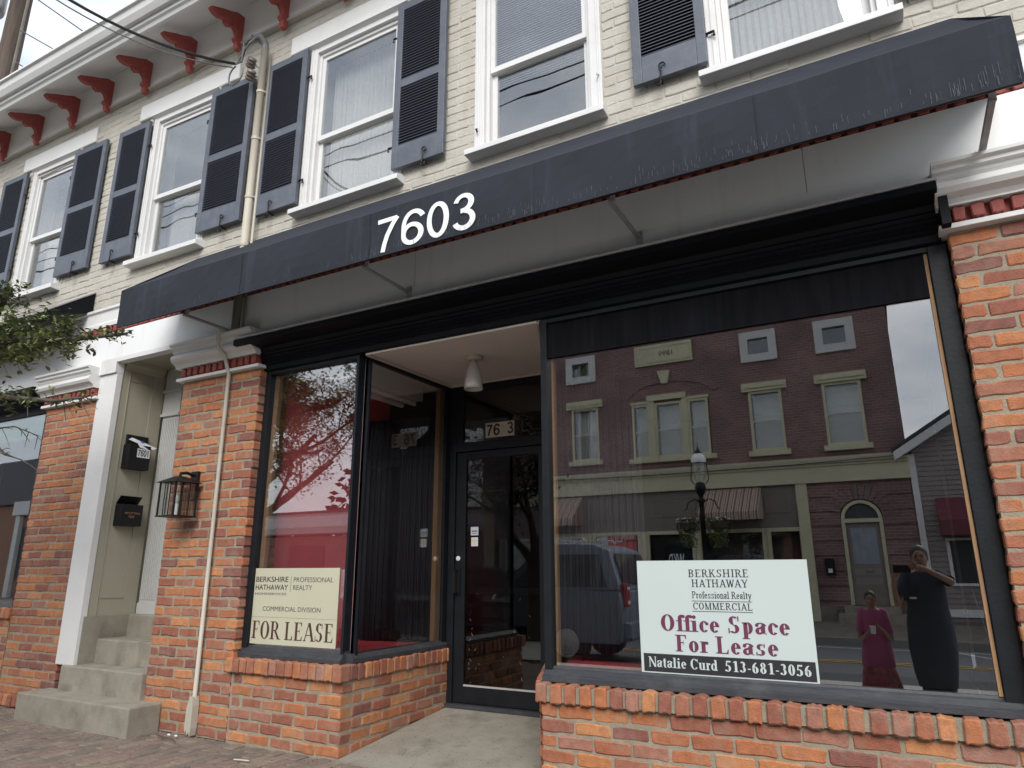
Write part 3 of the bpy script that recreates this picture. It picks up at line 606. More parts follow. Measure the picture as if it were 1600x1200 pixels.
fa.build('fascia_board', M_fascia, B)
fb = MB(); fb.box(-5.40, -4.3, -.036, .1, 3.05, 3.198); fb.box(-4.298, 5.5, -.036, .1, 3.05, 3.198); fb.box(-13, -6.69, -.036, .1, 3.05, 3.198); fb.build('lower_fascia_board', M_fascia, B)
# --- black metal cornice over the shop windows
cprof = [(-.02, 3.049), (-.155, 3.035), (-.165, 3.025), (-.165, 2.99), (-.135, 2.985), (-.03, 2.972), (-.012, 2.945), (-.022, 2.93), (-.008, 2.915), (-.016, 2.90), (.004, 2.885), (-.006, 2.87), (.016, 2.86), (.010, 2.845), (.034, 2.835), (.04, 2.80), (.06, 2.793), (.068, 2.793), (.068, 3.049)]
MB().prism(cprof, -4.46, .385).build('black_cornice', M_blackc, B)
MB().box(-4.46, -3.42, .0685, .30, 2.7935, 3.049).box(-1.90, .385, .0685, .30, 2.7935, 3.049).build('window_header', M_blackc, B); MB().box(-3.419, -1.901, .0685, .12, 2.85, 3.049).build('recess_header', M_ceil, B)
MB().prism([(-.155, 3.036), (-.166, 3.036), (-.166, 3.05), (-.036, 3.066), (-.036, 3.05)], -4.60, .39).build('cornice_cap', M_steel, B)
MB().prism([(-.165, 2.988), (-.165, 3.034), (-.02, 3.046), (-.02, 2.975)], -4.62, -4.462).build('cornice_return', M_blackc, B)
MB().box(.386, .425, -.11, .1, 2.82, 3.03).build('cornice_end_block', M_blackc, B)
MB().prism(cprof, -12.6, -7.64).build('black_cornice', M_blackc, B)
# --- brick piers with white capitals
capprof = [(-.16, 3.135), (-.16, 3.115), (-.14, 3.105), (-.14, 3.085), (-.12, 3.08), (-.115, 3.06), (-.10, 3.045), (-.125, 3.03), (-.135, 3.0), (-.12, 2.975), (-.085, 2.955), (-.07, 2.935), (-.07, 2.925), (.1, 2.925), (.1, 3.135)]
def pier(a, b, z0, z1, label, side=True, lo=.0, cap=True, base=0.):
    P = empty('brick_pier', ((a + b) / 2, .1, 0), label, 'brick pier')
    MB().box(a + .012, b - .012, .0045, .36, lo, z1 + .12).build('mortar_bed', M_mortar, P)
    nn = (math.floor((b - a) / .2125 * 2) / 2); pt = (b - a + .0065) / nn; lay(P, [(a, b + .0066)], z0, z1, 'y', 0, pitch=pt, key='p%.4f' % pt, m=M_brick, depth=.1, off0=a)
    if side:
        rows = round((z1 - z0) / .0762); ch = (z1 - z0) / rows; ms = brick_set('side', M_brick, .20, ch - .0145, .1)
        for r in range(rows):
            for k in range(1):
                o = bpy.data.objects.new('brick', random.choice(ms)); COL.objects.link(o); o.rotation_euler = (0, random.uniform(-.01, .01), math.pi / 2)
                at(o, P, b + random.uniform(-.001, .003), .215, z0 + (r + .5) * ch)
    if cap:
        MB().prism(capprof, a - .03, b + .0).build('capital', M_white, P, bevel=.002)
        MB().box(a + .01, b - .01, -.02, .1, 2.845, 2.924).build('dentil_backing', M_redpaint, P)
        dentils(P, a + .02, b + .0, 2.884, -.055, pitch=.082, name='dentil_brick', sc=(.92, 1, .82))
        MB().box(a - .03, b + .02, -.05, .1, 2.815, 2.842).build('white_ledge', M_white, P, bevel=.003)
    return P
p1 = pier(-5.44, -4.455, .0, 2.812, 'red and orange brick pier between the grey entrance steps and the left shop window')
p2 = pier(.405, 1.47, .57, 2.812, 'orange brick pier at the right edge beside the large shop window', side=False)
p3 = pier(-7.60, -6.70, .02, 2.812, 'brick pier left of the white entrance jamb with tree twigs before its top')
# left faces of the right pier (towards the window)
# --- low brick walls under the shop windows
def lowwall(name, loc, label): return empty(name, loc, label, 'brick wall')
w1 = lowwall('brick_sill_wall', (-3.9, .1, 0), 'low brick wall with soldier coping under the small left shop window, turning into the doorway')
MB().box(-4.453, -3.392, .0045, .30, -.05, .47).box(-3.70, -3.392, .302, 1.31, -.05, .47).box(-3.42, -3.3855, .012, 1.31, -.05, .47).build('mortar_bed', M_mortar, w1)
lay(w1, [(-4.44, -3.3735)], .0, .465, 'y', 0, pitch=1.0665 / 5, key='p5', m=M_brick, off0=-4.44)
lay(w1, [(.108, 1.31)], -.0, .465, 'x', -3.381, key='p2', m=M_brick, depth=.1, off0=.0)
MB().box(-4.45, -3.42, -.018, .16, .475, .556).box(-3.55, -3.39, .162, 1.31, .475, .556).build('coping_mortar', M_mortar, w1)
rowlock(w1, -4.50, -3.44, .467, .57, 'y', -.035, depth=.15); rowlock(w1, .06, 1.31, .467, .57, 'x', -3.365, depth=.14)
cb = MB().box(-.037, .037, -.05, .05, -.051, .051).build('coping_corner_brick', M_brick, None, bevel=.008); cb['_w'] = [0, 0, 0]; at(cb, w1, -3.402, .01, .518)
w2 = lowwall('brick_sill_wall', (-.7, .1, 0), 'long low brick wall with soldier coping under the large right shop window')
MB().box(-1.89, 1.46, .0045, .30, -.05, .47).build('mortar_bed', M_mortar, w2)
lay(w2, [(-1.905, 1.47)], .0, .465, 'y', 0, key='p', m=M_brick, off0=-1.905)
MB().box(-1.90, 1.46, -.018, .16, .475, .556).build('coping_mortar', M_mortar, w2)
rowlock(w2, -1.93, 1.47, .467, .57, 'y', -.035, depth=.15, pitch=.0905)
# oblique return wall on the right side of the doorway
rt = MB(); n_ = 30; ax, ay, bx_, by_ = -1.93, .06, -2.42, 1.25
rt.poly([(ax, ay, 0), (bx_, by_, 0), (bx_ + .3, by_, 0), (ax + .3, ay, 0)]); rt.poly([(ax, ay, .57), (ax + .3, ay, .57), (bx_ + .3, by_, .57), (bx_, by_, .57)]); rt.poly([(ax, ay, 0), (ax, ay, .57), (bx_, by_, .57), (bx_, by_, 0)])
rt.build('mortar_bed', M_mortar, w2)
ang = math.atan2(by_ - ay, bx_ - ax); Ln = math.hypot(bx_ - ax, by_ - ay); ms = brick_set('ret', M_brick, .2, .065, .05); mr_ = brick_set('retr', M_brick, .082, .1, .13)
for r in range(6):
    u = -.1 if r % 2 else 0.
    while u < Ln - .1:
        q0, q1 = max(u, 0), min(u + .2125, Ln); c_ = (q0 + q1) / 2; o = bpy.data.objects.new('brick', random.choice(ms)); COL.objects.link(o); o.scale.x = (q1 - q0 - .011) / .2
        at(o, w2, ax + math.cos(ang) * c_ - math.sin(ang) * .008, ay + math.sin(ang) * c_ + math.cos(ang) * .008, (r + .5) * .0775); o.rotation_euler.z = ang + math.pi; u += .2125
for k in range(14):
    c_ = (k + .5) * Ln / 14; o = bpy.data.objects.new('brick', random.choice(mr_)); COL.objects.link(o)
    at(o, w2, ax + math.cos(ang) * c_ - math.sin(ang) * .03, ay + math.sin(ang) * c_ + math.cos(ang) * .03, .519); o.rotation_euler.z = ang + math.pi
w3 = lowwall('brick_sill_wall', (-8.5, .1, 0), 'low brick wall with soldier coping at the left edge under the neighbouring shop window')
MB().box(-12.6, -7.61, .0045, .30, -.05, .75).build('mortar_bed', M_mortar, w3)
lay(w3, [(-9.6, -7.605)], .0, .745, 'y', 0, key='p', m=M_brick, off0=-7.6)
rowlock(w3, -9.6, -7.58, .747, .85, 'y', -.035, depth=.15)
MB().box(-9.6, -7.6, -.018, .16, .752, .838).build('coping_mortar', M_mortar, w3)
rowlock(w3, -9.2, -6.72, .0, .10, 'y', -.045, depth=.05)

# --- shop windows: black frames, wooden stops, glass
def shopwin(a, b, z0, z1, y, wood, side_l=.05, side_r=.05):
    f = MB(); f.box(a, a + side_l, y - .035, y + .04, z0, z1); f.box(b - side_r, b, y - .035, y + .04, z0, z1); f.box(a + side_l, b - side_r, y - .035, y + .04, z1 - .03, z1)
    F = f.build('shop_window', M_black, B, bevel=.003)
    MB().prism([(y - .06, z0 - .048), (y - .06, z0 - .022), (y - .04, z0 - .012), (y - .036, z0 + .012), (y - .012, z0 + .02), (y - .008, z0 + .032), (y + .04, z0 + .032), (y + .04, z0 - .048)], a - .005, b + .005).build('bottom_rail', M_blacksill, F)
    g = MB().box(a + side_l, b - side_r, y, y + .006, z0 + .033, z1 - .03).build('pane', G_shop, F)
    if wood:
        for (p, q, mm) in wood: MB().box(p, q, y + .02, y + .055, z0 + .03, z1 - .03).build('wooden_stop', mm, F)
    return F
F1 = shopwin(-4.455, -3.452, .618, 2.792, .10, [(-4.40, -4.35, M_wood)], .052, .022)
F2 = shopwin(-1.905, .403, .618, 2.792, .10, [(-1.853, -1.838, M_woodlight)], .045, .085)
MB().box(.298, .314, .082, .099, .65, 2.76).build('wooden_stop', M_woodlight, F2)
# dark valance panel across the top of the large pane, just behind the glass
vp_ = MB()
for k in range(150):
    x0 = -1.82 + k * (2.11 / 150); yy = .116 + .006 * math.sin(k * .9) + random.uniform(-.001, .001); yy2 = .116 + .006 * math.sin((k + 1) * .9)
    vp_.quad((x0, yy, 2.53), (x0 + 2.11 / 150, yy2, 2.53), (x0 + 2.11 / 150, yy2, 2.76), (x0, yy, 2.76))
vp_.box(-1.86, .318, .086, .0985, 2.525, 2.761)
vp_.build('valance_panel', mat('black_valance_cloth', (.010, .0105, .013), .95, .3, 3, .2, 60, spec=.04, stretch=(9, 9, .8), streak=((.022, .023, .028), .5, (10, 10, .6))), F2)
F3 = shopwin(-12.5, -7.61, .86, 2.86, .06, [(-7.70, -7.66, M_wood)], .05, .05)
# side glass of the doorway (left, square to the street) and its frame
sf = MB(); xg = -3.42
sf.box(xg - .03, xg + .02, .142, .16, .60, 2.792); sf.box(xg - .04, xg + .02, 1.19, 1.25, .57, 2.80); sf.box(xg - .03, xg + .02, .16, 1.19, 2.76, 2.80)
SF = sf.build('side_window', M_black, B)
MB().box(-3.452, -3.425, .142, .16, .618, 2.79).build('corner_post', M_steel, SF)
MB().prism([(xg + .035, .572), (xg + .035, .60), (xg + .01, .63), (xg - .03, .635), (xg - .03, .572)], .10, 1.25, 'y').build('bottom_rail', M_blacksill, SF)
MB().box(xg, xg + .006, .16, 1.19, .635, 2.76).build('pane', G_shop, SF)
MB().box(xg - .05, xg - .005, 1.12, 1.188, .62, 2.76).build('wooden_stop', M_woodlight, SF)
# oblique right side glass
def obl(name, m, u0, u1, z0, z1, t0, t1, parent):
    mb = MB(); ca, sa = math.cos(ang), math.sin(ang)
    def pt(u, t, z): return (ax + .03 + ca * u + sa * t, ay + .04 + sa * u - ca * t, z)
    c8 = [pt(u0, t0, z0), pt(u1, t0, z0), pt(u1, t1, z0), pt(u0, t1, z0), pt(u0, t0, z1), pt(u1, t0, z1), pt(u1, t1, z1), pt(u0, t1, z1)]
    mb.v = c8; mb.f = [(0, 3, 2, 1), (4, 5, 6, 7), (0, 1, 5, 4), (1, 2, 6, 5), (2, 3, 7, 6), (3, 0, 4, 7)]
    return mb.build(name, m, parent)
OF = obl('side_window', M_black, .0, Ln - .06, .575, .625, .0, .05, B)
obl('top_rail', M_black, .0, Ln - .06, 2.74, 2.79, .0, .05, OF); obl('end_post', M_black, Ln - .12, Ln - .06, .626, 2.739, .0, .05, OF); obl('pane', G_shop, .03, Ln - .12, .626, 2.739, .02, .026, OF)
# --- recess: ceiling with cream trim, door, transom
MB().poly([(-3.40, .06, 2.795), (-1.90, .06, 2.795), (-2.42, 1.26, 2.81), (-3.40, 1.26, 2.81)]).poly([(-3.40, .06, 2.83), (-3.40, 1.26, 2.845), (-2.42, 1.26, 2.845), (-1.90, .06, 2.83)]).build('recess_ceiling', M_ceil, B)
tr = MB(); tr.tube([(-3.39, .08, 2.787), (-3.39, 1.24, 2.80), (-2.44, 1.24, 2.80), (-1.93, .08, 2.787)], .014, 6); tr.tube([(-3.39, .072, 2.787), (-1.93, .072, 2.787)], .011, 6); tr.build('ceiling_trim', M_trimcream, B)
YD = 1.25; zt0 = .155
df = MB(); df.box(-3.398, -3.335, YD, YD + .1, zt0, 2.80); df.box(-2.47, -2.40, YD, YD + .1, zt0, 2.80); df.box(-3.335, -2.47, YD, YD + .1, 2.195, 2.275); df.box(-3.335, -2.47, YD, YD + .1, 2.74, 2.80); df.box(-3.335, -3.27, YD + .01, YD + .09, 2.276, 2.739)
DF = df.build('door_frame', M_black, B, bevel=.003)
MB().box(-3.27, -2.47, YD + .03, YD + .036, 2.276, 2.739).build('transom_pane', G_door, DF)
MB().box(-3.398, -2.40, YD - .03, YD + .1, .125, .1545).build('threshold', M_blacksill, DF)
dr = MB(); dl, drr = -3.332, -2.473; yd = YD + .02
dr.box(dl, dl + .095, yd, yd + .045, zt0 + .005, 2.19); dr.box(drr - .06, drr, yd, yd + .045, zt0 + .005, 2.19); dr.box(dl + .095, drr - .06, yd, yd + .045, 2.125, 2.19); dr.box(dl + .095, drr - .06, yd, yd + .045, zt0 + .005, .285)
DR = dr.build('door', M_black, B, bevel=.003)
MB().box(dl + .095, drr - .06, yd + .018, yd + .024, .285, 2.125).build('pane', G_door, DR)
MB().box(dl + .095, drr - .06, yd + .003, yd + .017, .285, .297).build('glazing_bead', M_steel, DR)
MB().lathe([(0, -.012), (.019, -.012), (.021, 0), (.015, .006), (0, .008)], (0, 0, 0), 16).build('lock_cylinder', M_num, None)
lk = bpy.data.objects['lock_cylinder']; lk['_w'] = [0, 0, 0]; at(lk, DR, -3.30, yd - .008, 1.285); lk.rotation_euler.x = math.pi / 2
MB().box(-3.325, -3.275, yd - .012, yd, .985, 1.205).tube([(-3.30, yd - .01, 1.19), (-3.30, yd - .06, 1.18), (-3.30, yd - .06, 1.01), (-3.30, yd - .01, 1.0)], .009, 8).build('pull_handle', M_blackmetal, DR)
MB().box(-3.22, -2.56, yd + .05, yd + .075, 1.0, 1.05).build('push_bar', M_blackmetal, DR)
MB().box(-3.19, -3.115, yd + .0165, yd + .0175, 1.475, 1.545).build('upper_sticker', M_sticker, DR); MB().box(-3.185, -3.118, yd + .0165, yd + .0175, 1.385, 1.458).build('lower_sticker', M_paper, DR)
MB().box(-3.178, -3.125, yd + .0155, yd + .0163, 1.43, 1.437).box(-3.178, -3.14, yd + .0155, yd + .0163, 1.418, 1.423).build('sticker_print', M_yellowp, DR)
MB().box(-3.18, -3.125, yd + .0155, yd + .0163, 1.505, 1.515).box(-3.18, -3.125, yd + .0155, yd + .0163, 1.488, 1.493).build('sticker_print', M_greyink, DR)
NP = MB().box(-3.045, -2.76, YD + .026, YD + .0285, 2.30, 2.43).build('number_plate', M_plate, DF)
stroke_digits('house_number', '76', NP, M_ink, lambda u, v, e: (-3.03 + u, YD + .0255 - e, 2.317 + v), .098, w=.17, width=.125); stroke_digits('house_number', '3', NP, M_ink, lambda u, v, e: (-2.825 + u, YD + .0255 - e, 2.322 + v), .098, w=.17, width=.056)
# scratches / tape marks on the door glass
sc = MB()
for k in range(26):
    x = random.uniform(-3.2, -2.62); z = random.uniform(.3, 1.0); l = random.uniform(.006, .03); a_ = random.choice((.9, -.9, -1.1, 2.2))
    if x > -3.12 and random.random() < .5: x = -3.2 + random.random() * .04
    sc.quad((x, yd + .0172, z), (x + .0018, yd + .0172, z), (x + .0018 + l * math.cos(a_), yd + .0172, z + l * math.sin(a_)), (x + l * math.cos(a_), yd + .0172, z + l * math.sin(a_)))
tag(sc.build('glass_scratches', M_steel, DR), kind='stuff')
# --- interiors
iw = MB(); iw.prism([(-4.52, .165), (-4.13, 1.215), (-4.13, 1.30), (-4.56, .165)], .60, 2.80, 'z'); iw.build('red_display_wall', M_redwall, B)
MB().box(-4.57, -3.46, .165, 1.32, .585, .612).build('display_floor', M_redcarpet, B)
MB().box(-4.57, -3.44, .165, 1.32, 2.80, 2.83).build('display_ceiling', M_ceil, B)
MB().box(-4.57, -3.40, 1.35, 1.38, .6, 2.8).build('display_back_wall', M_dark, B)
MB().prism([(-1.88, .17), (.405, .17), (.405, .36), (-1.3, .42), (-1.6, .8), (-2.1, .95)], .58, .612, 'z').build('display_floor', M_redcarpet, B)
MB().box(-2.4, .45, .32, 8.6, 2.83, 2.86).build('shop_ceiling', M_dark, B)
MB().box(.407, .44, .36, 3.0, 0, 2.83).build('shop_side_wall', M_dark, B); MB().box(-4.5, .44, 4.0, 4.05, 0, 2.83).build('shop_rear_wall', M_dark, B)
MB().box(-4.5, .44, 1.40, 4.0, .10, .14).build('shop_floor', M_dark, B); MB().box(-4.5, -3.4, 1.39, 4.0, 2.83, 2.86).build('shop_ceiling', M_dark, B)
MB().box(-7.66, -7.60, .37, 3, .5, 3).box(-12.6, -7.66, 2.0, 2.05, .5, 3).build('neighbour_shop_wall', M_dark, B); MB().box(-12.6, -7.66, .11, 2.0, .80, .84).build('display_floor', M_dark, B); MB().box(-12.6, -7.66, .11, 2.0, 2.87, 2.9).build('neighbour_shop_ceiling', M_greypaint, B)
gr = mat('green_reflection_tint', (.05, .13, .085), .8, .1)
MB().box(-12.4, -7.72, .075, .078, 2.55, 2.84).build('green_reflection_band', gr, F3)  # added green strip behind the glass: painted reflection of a dark green awning
def curtain(label, x0, x1, y0, y1, z0, z1, parent_name='curtain'):
    mb = MB(); n = 130; pts = []
    for k in range(n + 1):
        t = k / n; a_ = .02 * math.sin(k * .62) + .012 * math.sin(k * 1.9 + 1) + random.uniform(-.002, .002)
        dx, dy = x1 - x0, y1 - y0; l = math.hypot(dx, dy); pts.append((x0 + dx * t - dy / l * a_, y0 + dy * t + dx / l * a_))
    for p, q in zip(pts, pts[1:]): mb.quad((p[0], p[1], z0), (q[0], q[1], z0), (q[0], q[1], z1), (p[0], p[1], z1))
    c = mb.build(parent_name, M_curtain, None, smooth=True); so = c.modifiers.new('t', 'SOLIDIFY'); so.thickness = .003; return tag(c, label, 'curtain')
curtain('dark violet grey curtain hanging behind the red display floor beside the doorway', -4.16, -3.47, 1.03, 1.19, .622, 2.52)
curtain('grey curtain standing at the left end of the large right shop window', -2.05, -1.45, .62, .66, .66, 2.5)
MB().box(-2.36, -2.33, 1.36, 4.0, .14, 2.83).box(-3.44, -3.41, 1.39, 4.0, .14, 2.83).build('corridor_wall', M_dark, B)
# fluorescent fixture in the left display
FX = empty('fluorescent_light', (-3.75, .6, 2.75), 'twin tube fluorescent fixture under the left display ceiling', 'ceiling light')
MB().box(-3.86, -3.60, .19, 1.10, 2.66, 2.798).build('housing', M_white, FX); MB().tube([(-3.80, .24, 2.63), (-3.80, 1.06, 2.63)], .018, 10).build('tube', M_num, FX); MB().tube([(-3.66, .24, 2.63), (-3.66, 1.06, 2.63)], .018, 10).build('tube', M_num, FX)
# pendant lamp in the recess
PL = empty('pendant_lamp', (-2.72, .55, 2.80), 'white bell shaped porcelain lamp under the doorway ceiling', 'lamp')
MB().lathe([(0, 0), (.065, 0), (.065, -.018), (.05, -.03), (0, -.032)], (-2.72, .55, 2.797), 20).build('canopy', M_trimcream, PL, smooth=False)
MB().lathe([(.012, -.03), (.02, -.035), (.034, -.06), (.05, -.11), (.062, -.16), (.071, -.22), (.074, -.262), (.07, -.262), (.066, -.22), (.056, -.16), (.03, -.07), (0, -.05)], (-2.72, .55, 2.795), 28).build('lamp_shade', M_lampshade, PL, smooth=True)
MB().ell((-2.72, .55, 2.60), (.03, .03, .045)).build('bulb', M_num, PL, smooth=True)
# clamp spotlight at right end of the display
SP = empty('clamp_spotlight', (.29, .3, .70), 'small black clamp spotlight at the bottom right corner of the large window', 'spotlight')
mb = MB(); mb.lathe([(.0, .07), (.03, .065), (.045, .03), (.055, -.02), (.06, -.05), (.05, -.05), (.03, 0), (0, .02)], (0, 0, 0), 18); o = mb.build('shade', M_blackmetal, None, smooth=True); o['_w'] = [0, 0, 0]; at(o, SP, .27, .30, .70); o.rotation_euler = (R(70), R(10), R(-20))
MB().tube([(.27, .30, .76), (.30, .28, .80), (.335, .26, .76), (.335, .25, .70)], .006, 6).build('bracket_arm', M_blackmetal, SP); MB().tube([(.335, .25, .70), (.31, .3, .9), (.28, .32, 1.1)], .003, 5).build('cable', M_cableg, SP)

# --- entrance vestibule on the left
vs = MB(); vs.box(-6.70, -6.46, .37, .9, .3, 3.35); vs.box(-6.66, -6.448, .0501, .369, .3, 3.22)
VW = vs.build('vestibule_wall', M_taupe, B)
MB().box(-6.447, -6.441, .12, .13, .6, 3.1).box(-6.4475, -6.441, .128, .42, .95, .965).box(-6.4475, -6.441, .128, .42, 3.0, 3.015).box(-6.4475, -6.441, .425, .435, .9, 3.1).build('panel_moulding', M_taupe, VW)
MB().box(-6.459, -6.440, .37, .50, .80, 3.2).build('inner_wall', M_taupe, VW)
MB().prism([(.05, 3.2), (.05, 3.10), (-.0, 3.15), (-.02, 3.2)], -6.0, -5.99).build('x', M_taupe, VW); bpy.data.objects.remove(bpy.data.objects['x'])
MB().prism([(-6.44, 3.20), (-6.385, 3.20), (-6.40, 3.16), (-6.42, 3.14), (-6.44, 3.10)], .06, .47, 'y').build('crown_moulding', M_taupe, VW)
MB().box(-6.712, -6.44, -.012, .05, .395, 3.049).build('entrance_jamb', M_white, B, bevel=.004)
MB().box(-6.689, -6.44, -.034, .05, 3.051, 3.1985).build('jamb_head', M_white, B)
MB().box(-6.44, -5.40, -.034, .05, 3.155, 3.1985).build('entrance_head', M_white, B)
MB().box(-6.44, -5.44, .05, .9, 3.20, 3.23).build('vestibule_ceiling', M_taupe, B)
MB().box(-5.45, -5.43, .361, .9, .1, 3.2).build('vestibule_side_wall', M_taupe, B)
pl = MB(); px0, px1, py = -6.43, -6.16, .50
pl.box(px0, px1, py, py + .05, .80, .90); pl.box(px0 + .01, px1 - .01, py + .01, py + .05, .90, 2.70); pl.box(px0 - .005, px1 + .005, py - .015, py + .05, 2.70, 2.73); pl.box(px0, px1, py, py + .05, 2.73, 2.95); pl.box(px0 - .008, px1 + .008, py - .02, py + .05, 2.95, 2.98); pl.box(px0, px1, py, py + .05, 2.98, 3.2)
PI_ = pl.build('door_pilaster', M_greypaint, B, bevel=.002); fl = MB()
for k in range(9): x = px0 + .025 + k * .0265; fl.box(x, x + .013, py + .002, py + .01, .93, 2.67)
tag(fl.build('fluting', M_greypaint, PI_), kind='stuff')
MB().box(-6.15, -5.44, .56, .62, .80, 3.2).build('entrance_door', M_greypaint, B)
# steps
ST = empty('entrance_steps', (-6.0, 0, 0), 'weathered grey concrete entrance steps between two brick piers', 'steps')
def step(x0, x1, y0, y1, z0, z1): MB().box(x0, x1, y0, y1, z0, z1).build('step', M_concrete, ST, bevel=.012)
step(-6.73, -5.20, -.275, .0, -.05, .20); step(-6.56, -5.43, -.045, .3, .0, .40); step(-6.445, -5.43, .17, .5, .39, .605); step(-6.445, -5.43, .44, 1.0, .58, .80)
MB().box(-6.452, -6.435, .02, .5, .38, .80).build('side_kerb', M_concrete, ST)
# mailboxes on the vestibule wall
def mailbox(y0, y1, z0, z1, label, openlid):
    X = -6.441; D = .105; Mx = empty('mailbox', (X, (y0 + y1) / 2, z0), label, 'mailbox')
    b_ = MB(); b_.box(X, X + D, y0, y1, z0, z1 - .0)
    b_.build('box', M_blackmetal, Mx, bevel=.004)
    if openlid: MB().poly([(X + .006, y0, z1 + .004), (X + .006, y1, z1 + .004), (X + .07, y1, z1 + .075), (X + .07, y0, z1 + .075)]).poly([(X + .003, y0, z1 + .008), (X + .067, y0, z1 + .079), (X + .067, y1, z1 + .079), (X + .003, y1, z1 + .008)]).build('lid', M_blackmetal, Mx)
    else: MB().box(X, X + .03, y0 + .01, y1 + .01, z1 - .02, z1 + .10).build('lid', M_blackmetal, Mx, bevel=.004)
    return Mx, X + D
m1, xf = mailbox(.155, .375, 2.135, 2.37, 'black mailbox stuffed with mail and numbered 7601, the upper one on the vestibule wall', False)
xf0 = xf; pt_ = MB().box(xf, xf + .002, .235, .365, 2.25, 2.335).build('number_plate', M_paper, m1)
stroke_digits('house_number', '7601', pt_, M_ink, lambda u, v, e: (xf0 + .0025 + e, .242 + u, 2.262 + v), .062, w=.17, width=.115)
MLt = empty('folded_mail', (-6.36, .28, 2.38), 'white folded letters and a flyer sticking out of the upper mailbox', 'mail')
def leafp(pts, m, nm='sheet'):
    mb = MB(); mb.poly(pts); o = mb.build(nm, m, MLt); so = o.modifiers.new('t', 'SOLIDIFY'); so.thickness = .002
leafp([(-6.40, .17, 2.42), (-6.33, .39, 2.34), (-6.32, .42, 2.36), (-6.39, .20, 2.44)], M_paper); leafp([(-6.34, .22, 2.40), (-6.33, .35, 2.33), (-6.33, .25, 2.345)], M_paper); leafp([(-6.36, .27, 2.405), (-6.35, .36, 2.375), (-6.35, .36, 2.39), (-6.36, .27, 2.42)], M_bluep)
m2, xf = mailbox(.16, .375, 1.60, 1.80, 'black mailbox with its lid standing open, the lower one on the vestibule wall', True)
sans('lettering', 'MIDLETTONS', m2, M_gold, xf + .001, .20, 1.708, .02, rot=(math.pi / 2, 0, math.pi / 2), off=.006, width=.145); sans('lettering', '7605', m2, M_gold, xf + .001, .235, 1.675, .022, rot=(math.pi / 2, 0, math.pi / 2), off=.006, width=.06)
# wall lantern on the left pier
LN = empty('wall_lantern', (-5.13, -.14, 1.75), 'black lantern with clear glass mounted on the brick pier beside the steps', 'lantern')
cx, cy = -5.115, -.145; hw = .098
MB().box(cx - .03, cx + .06, -.03, -.003, 1.76, 1.995).build('back_plate', M_blackmetal, LN, bevel=.006)
MB().tube([(cx + .01, -.03, 1.96), (cx + .005, -.09, 1.975), (cx, cy, 1.965), (cx, cy, 1.93)], .013, 8).build('arm', M_blackmetal, LN)
rf = MB(); rf.v = [(cx - hw - .03, cy - hw - .03, 1.885), (cx + hw + .03, cy - hw - .03, 1.885), (cx + hw + .03, cy + hw + .03, 1.885), (cx - hw - .03, cy + hw + .03, 1.885), (cx - .03, cy - .03, 1.94), (cx + .03, cy - .03, 1.94), (cx + .03, cy + .03, 1.94), (cx - .03, cy + .03, 1.94)]
rf.f = [(0, 1, 5, 4), (1, 2, 6, 5), (2, 3, 7, 6), (3, 0, 4, 7), (4, 5, 6, 7), (3, 2, 1, 0)]; rf.build('lantern_roof', M_blackmetal, LN)
fr = MB()
for sx in (-1, 1):
    for sy in (-1, 1): fr.box(cx + sx * hw - .006, cx + sx * hw + .006, cy + sy * hw - .006, cy + sy * hw + .006, 1.622, 1.884)
    for q in (-.33, .33): fr.box(cx + sx * hw - .003, cx + sx * hw + .003, cy + q * hw - .003, cy + q * hw + .003, 1.622, 1.884); fr.box(cx + q * hw - .003, cx + q * hw + .003, cy + sx * hw - .003, cy + sx * hw + .003, 1.622, 1.884)
fr.box(cx - hw - .01, cx + hw + .01, cy - hw - .01, cy + hw + .01, 1.61, 1.621); fr.build('cage', M_blackmetal, LN)
MB().box(cx - hw + .007, cx + hw - .007, cy - hw + .007, cy - hw + .009, 1.624, 1.883).box(cx - hw + .007, cx - hw + .009, cy - hw + .012, cy + hw - .007, 1.624, 1.883).box(cx + hw - .009, cx + hw - .007, cy - hw + .012, cy + hw - .007, 1.624, 1.883).build('glass', G_far, LN)
MB().tube([(cx, cy, 1.622), (cx, cy, 1.72)], .012, 10).build('candle_tube', M_num, LN); MB().ell((cx, cy, 1.76), (.018, .018, .04)).build('bulb', M_lampshade, LN, smooth=True)
# downspout / conduit on the pier, service mast above
DS = empty('conduit', (-4.79, -.04, 0), 'thin grey conduit running down the left brick pier into a flattened boot', 'pipe')
MB().tube([(-4.79, -.19, 3.14), (-4.79, -.175, 3.0), (-4.79, -.10, 2.94), (-4.79, -.075, 2.88), (-4.79, -.04, 2.80), (-4.79, -.035, 1.5), (-4.787, -.035, .25)], .016, 10).build('pipe', M_conduit, DS, smooth=True)
MB().prism([(-4.805, .28), (-4.83, .20), (-4.835, .06), (-4.82, .03), (-4.81, .05), (-4.80, .015), (-4.785, .04), (-4.772, .012), (-4.765, .06), (-4.765, .22), (-4.775, .28)], -.062, -.006, 'y').build('boot', M_conduit, DS)
SM = empty('service_mast', (-4.72, -.08, 3.14), 'cream painted service mast pipe between the shutters with brown insulators at its top', 'pipe')
MB().tube([(-4.715, -.085, 3.135), (-4.715, -.085, 6.02)], .036, 14).build('pipe', M_pipe, SM, smooth=True); MB().tube([(-4.655, -.06, 3.135), (-4.655, -.06, 4.6), (-4.655, -.06, 5.9)], .012, 8).build('thin_pipe', M_pipe, SM, smooth=True)
for zz in (5.52, 4.42, 3.95, 5.02): MB().tube([(-4.715, -.085, zz - .012), (-4.715, -.085, zz + .012)], .042, 14).tube([(-4.64, -.02, zz), (-4.68, -.09, zz)], .008, 6).build('pipe_strap', M_pipe, SM)
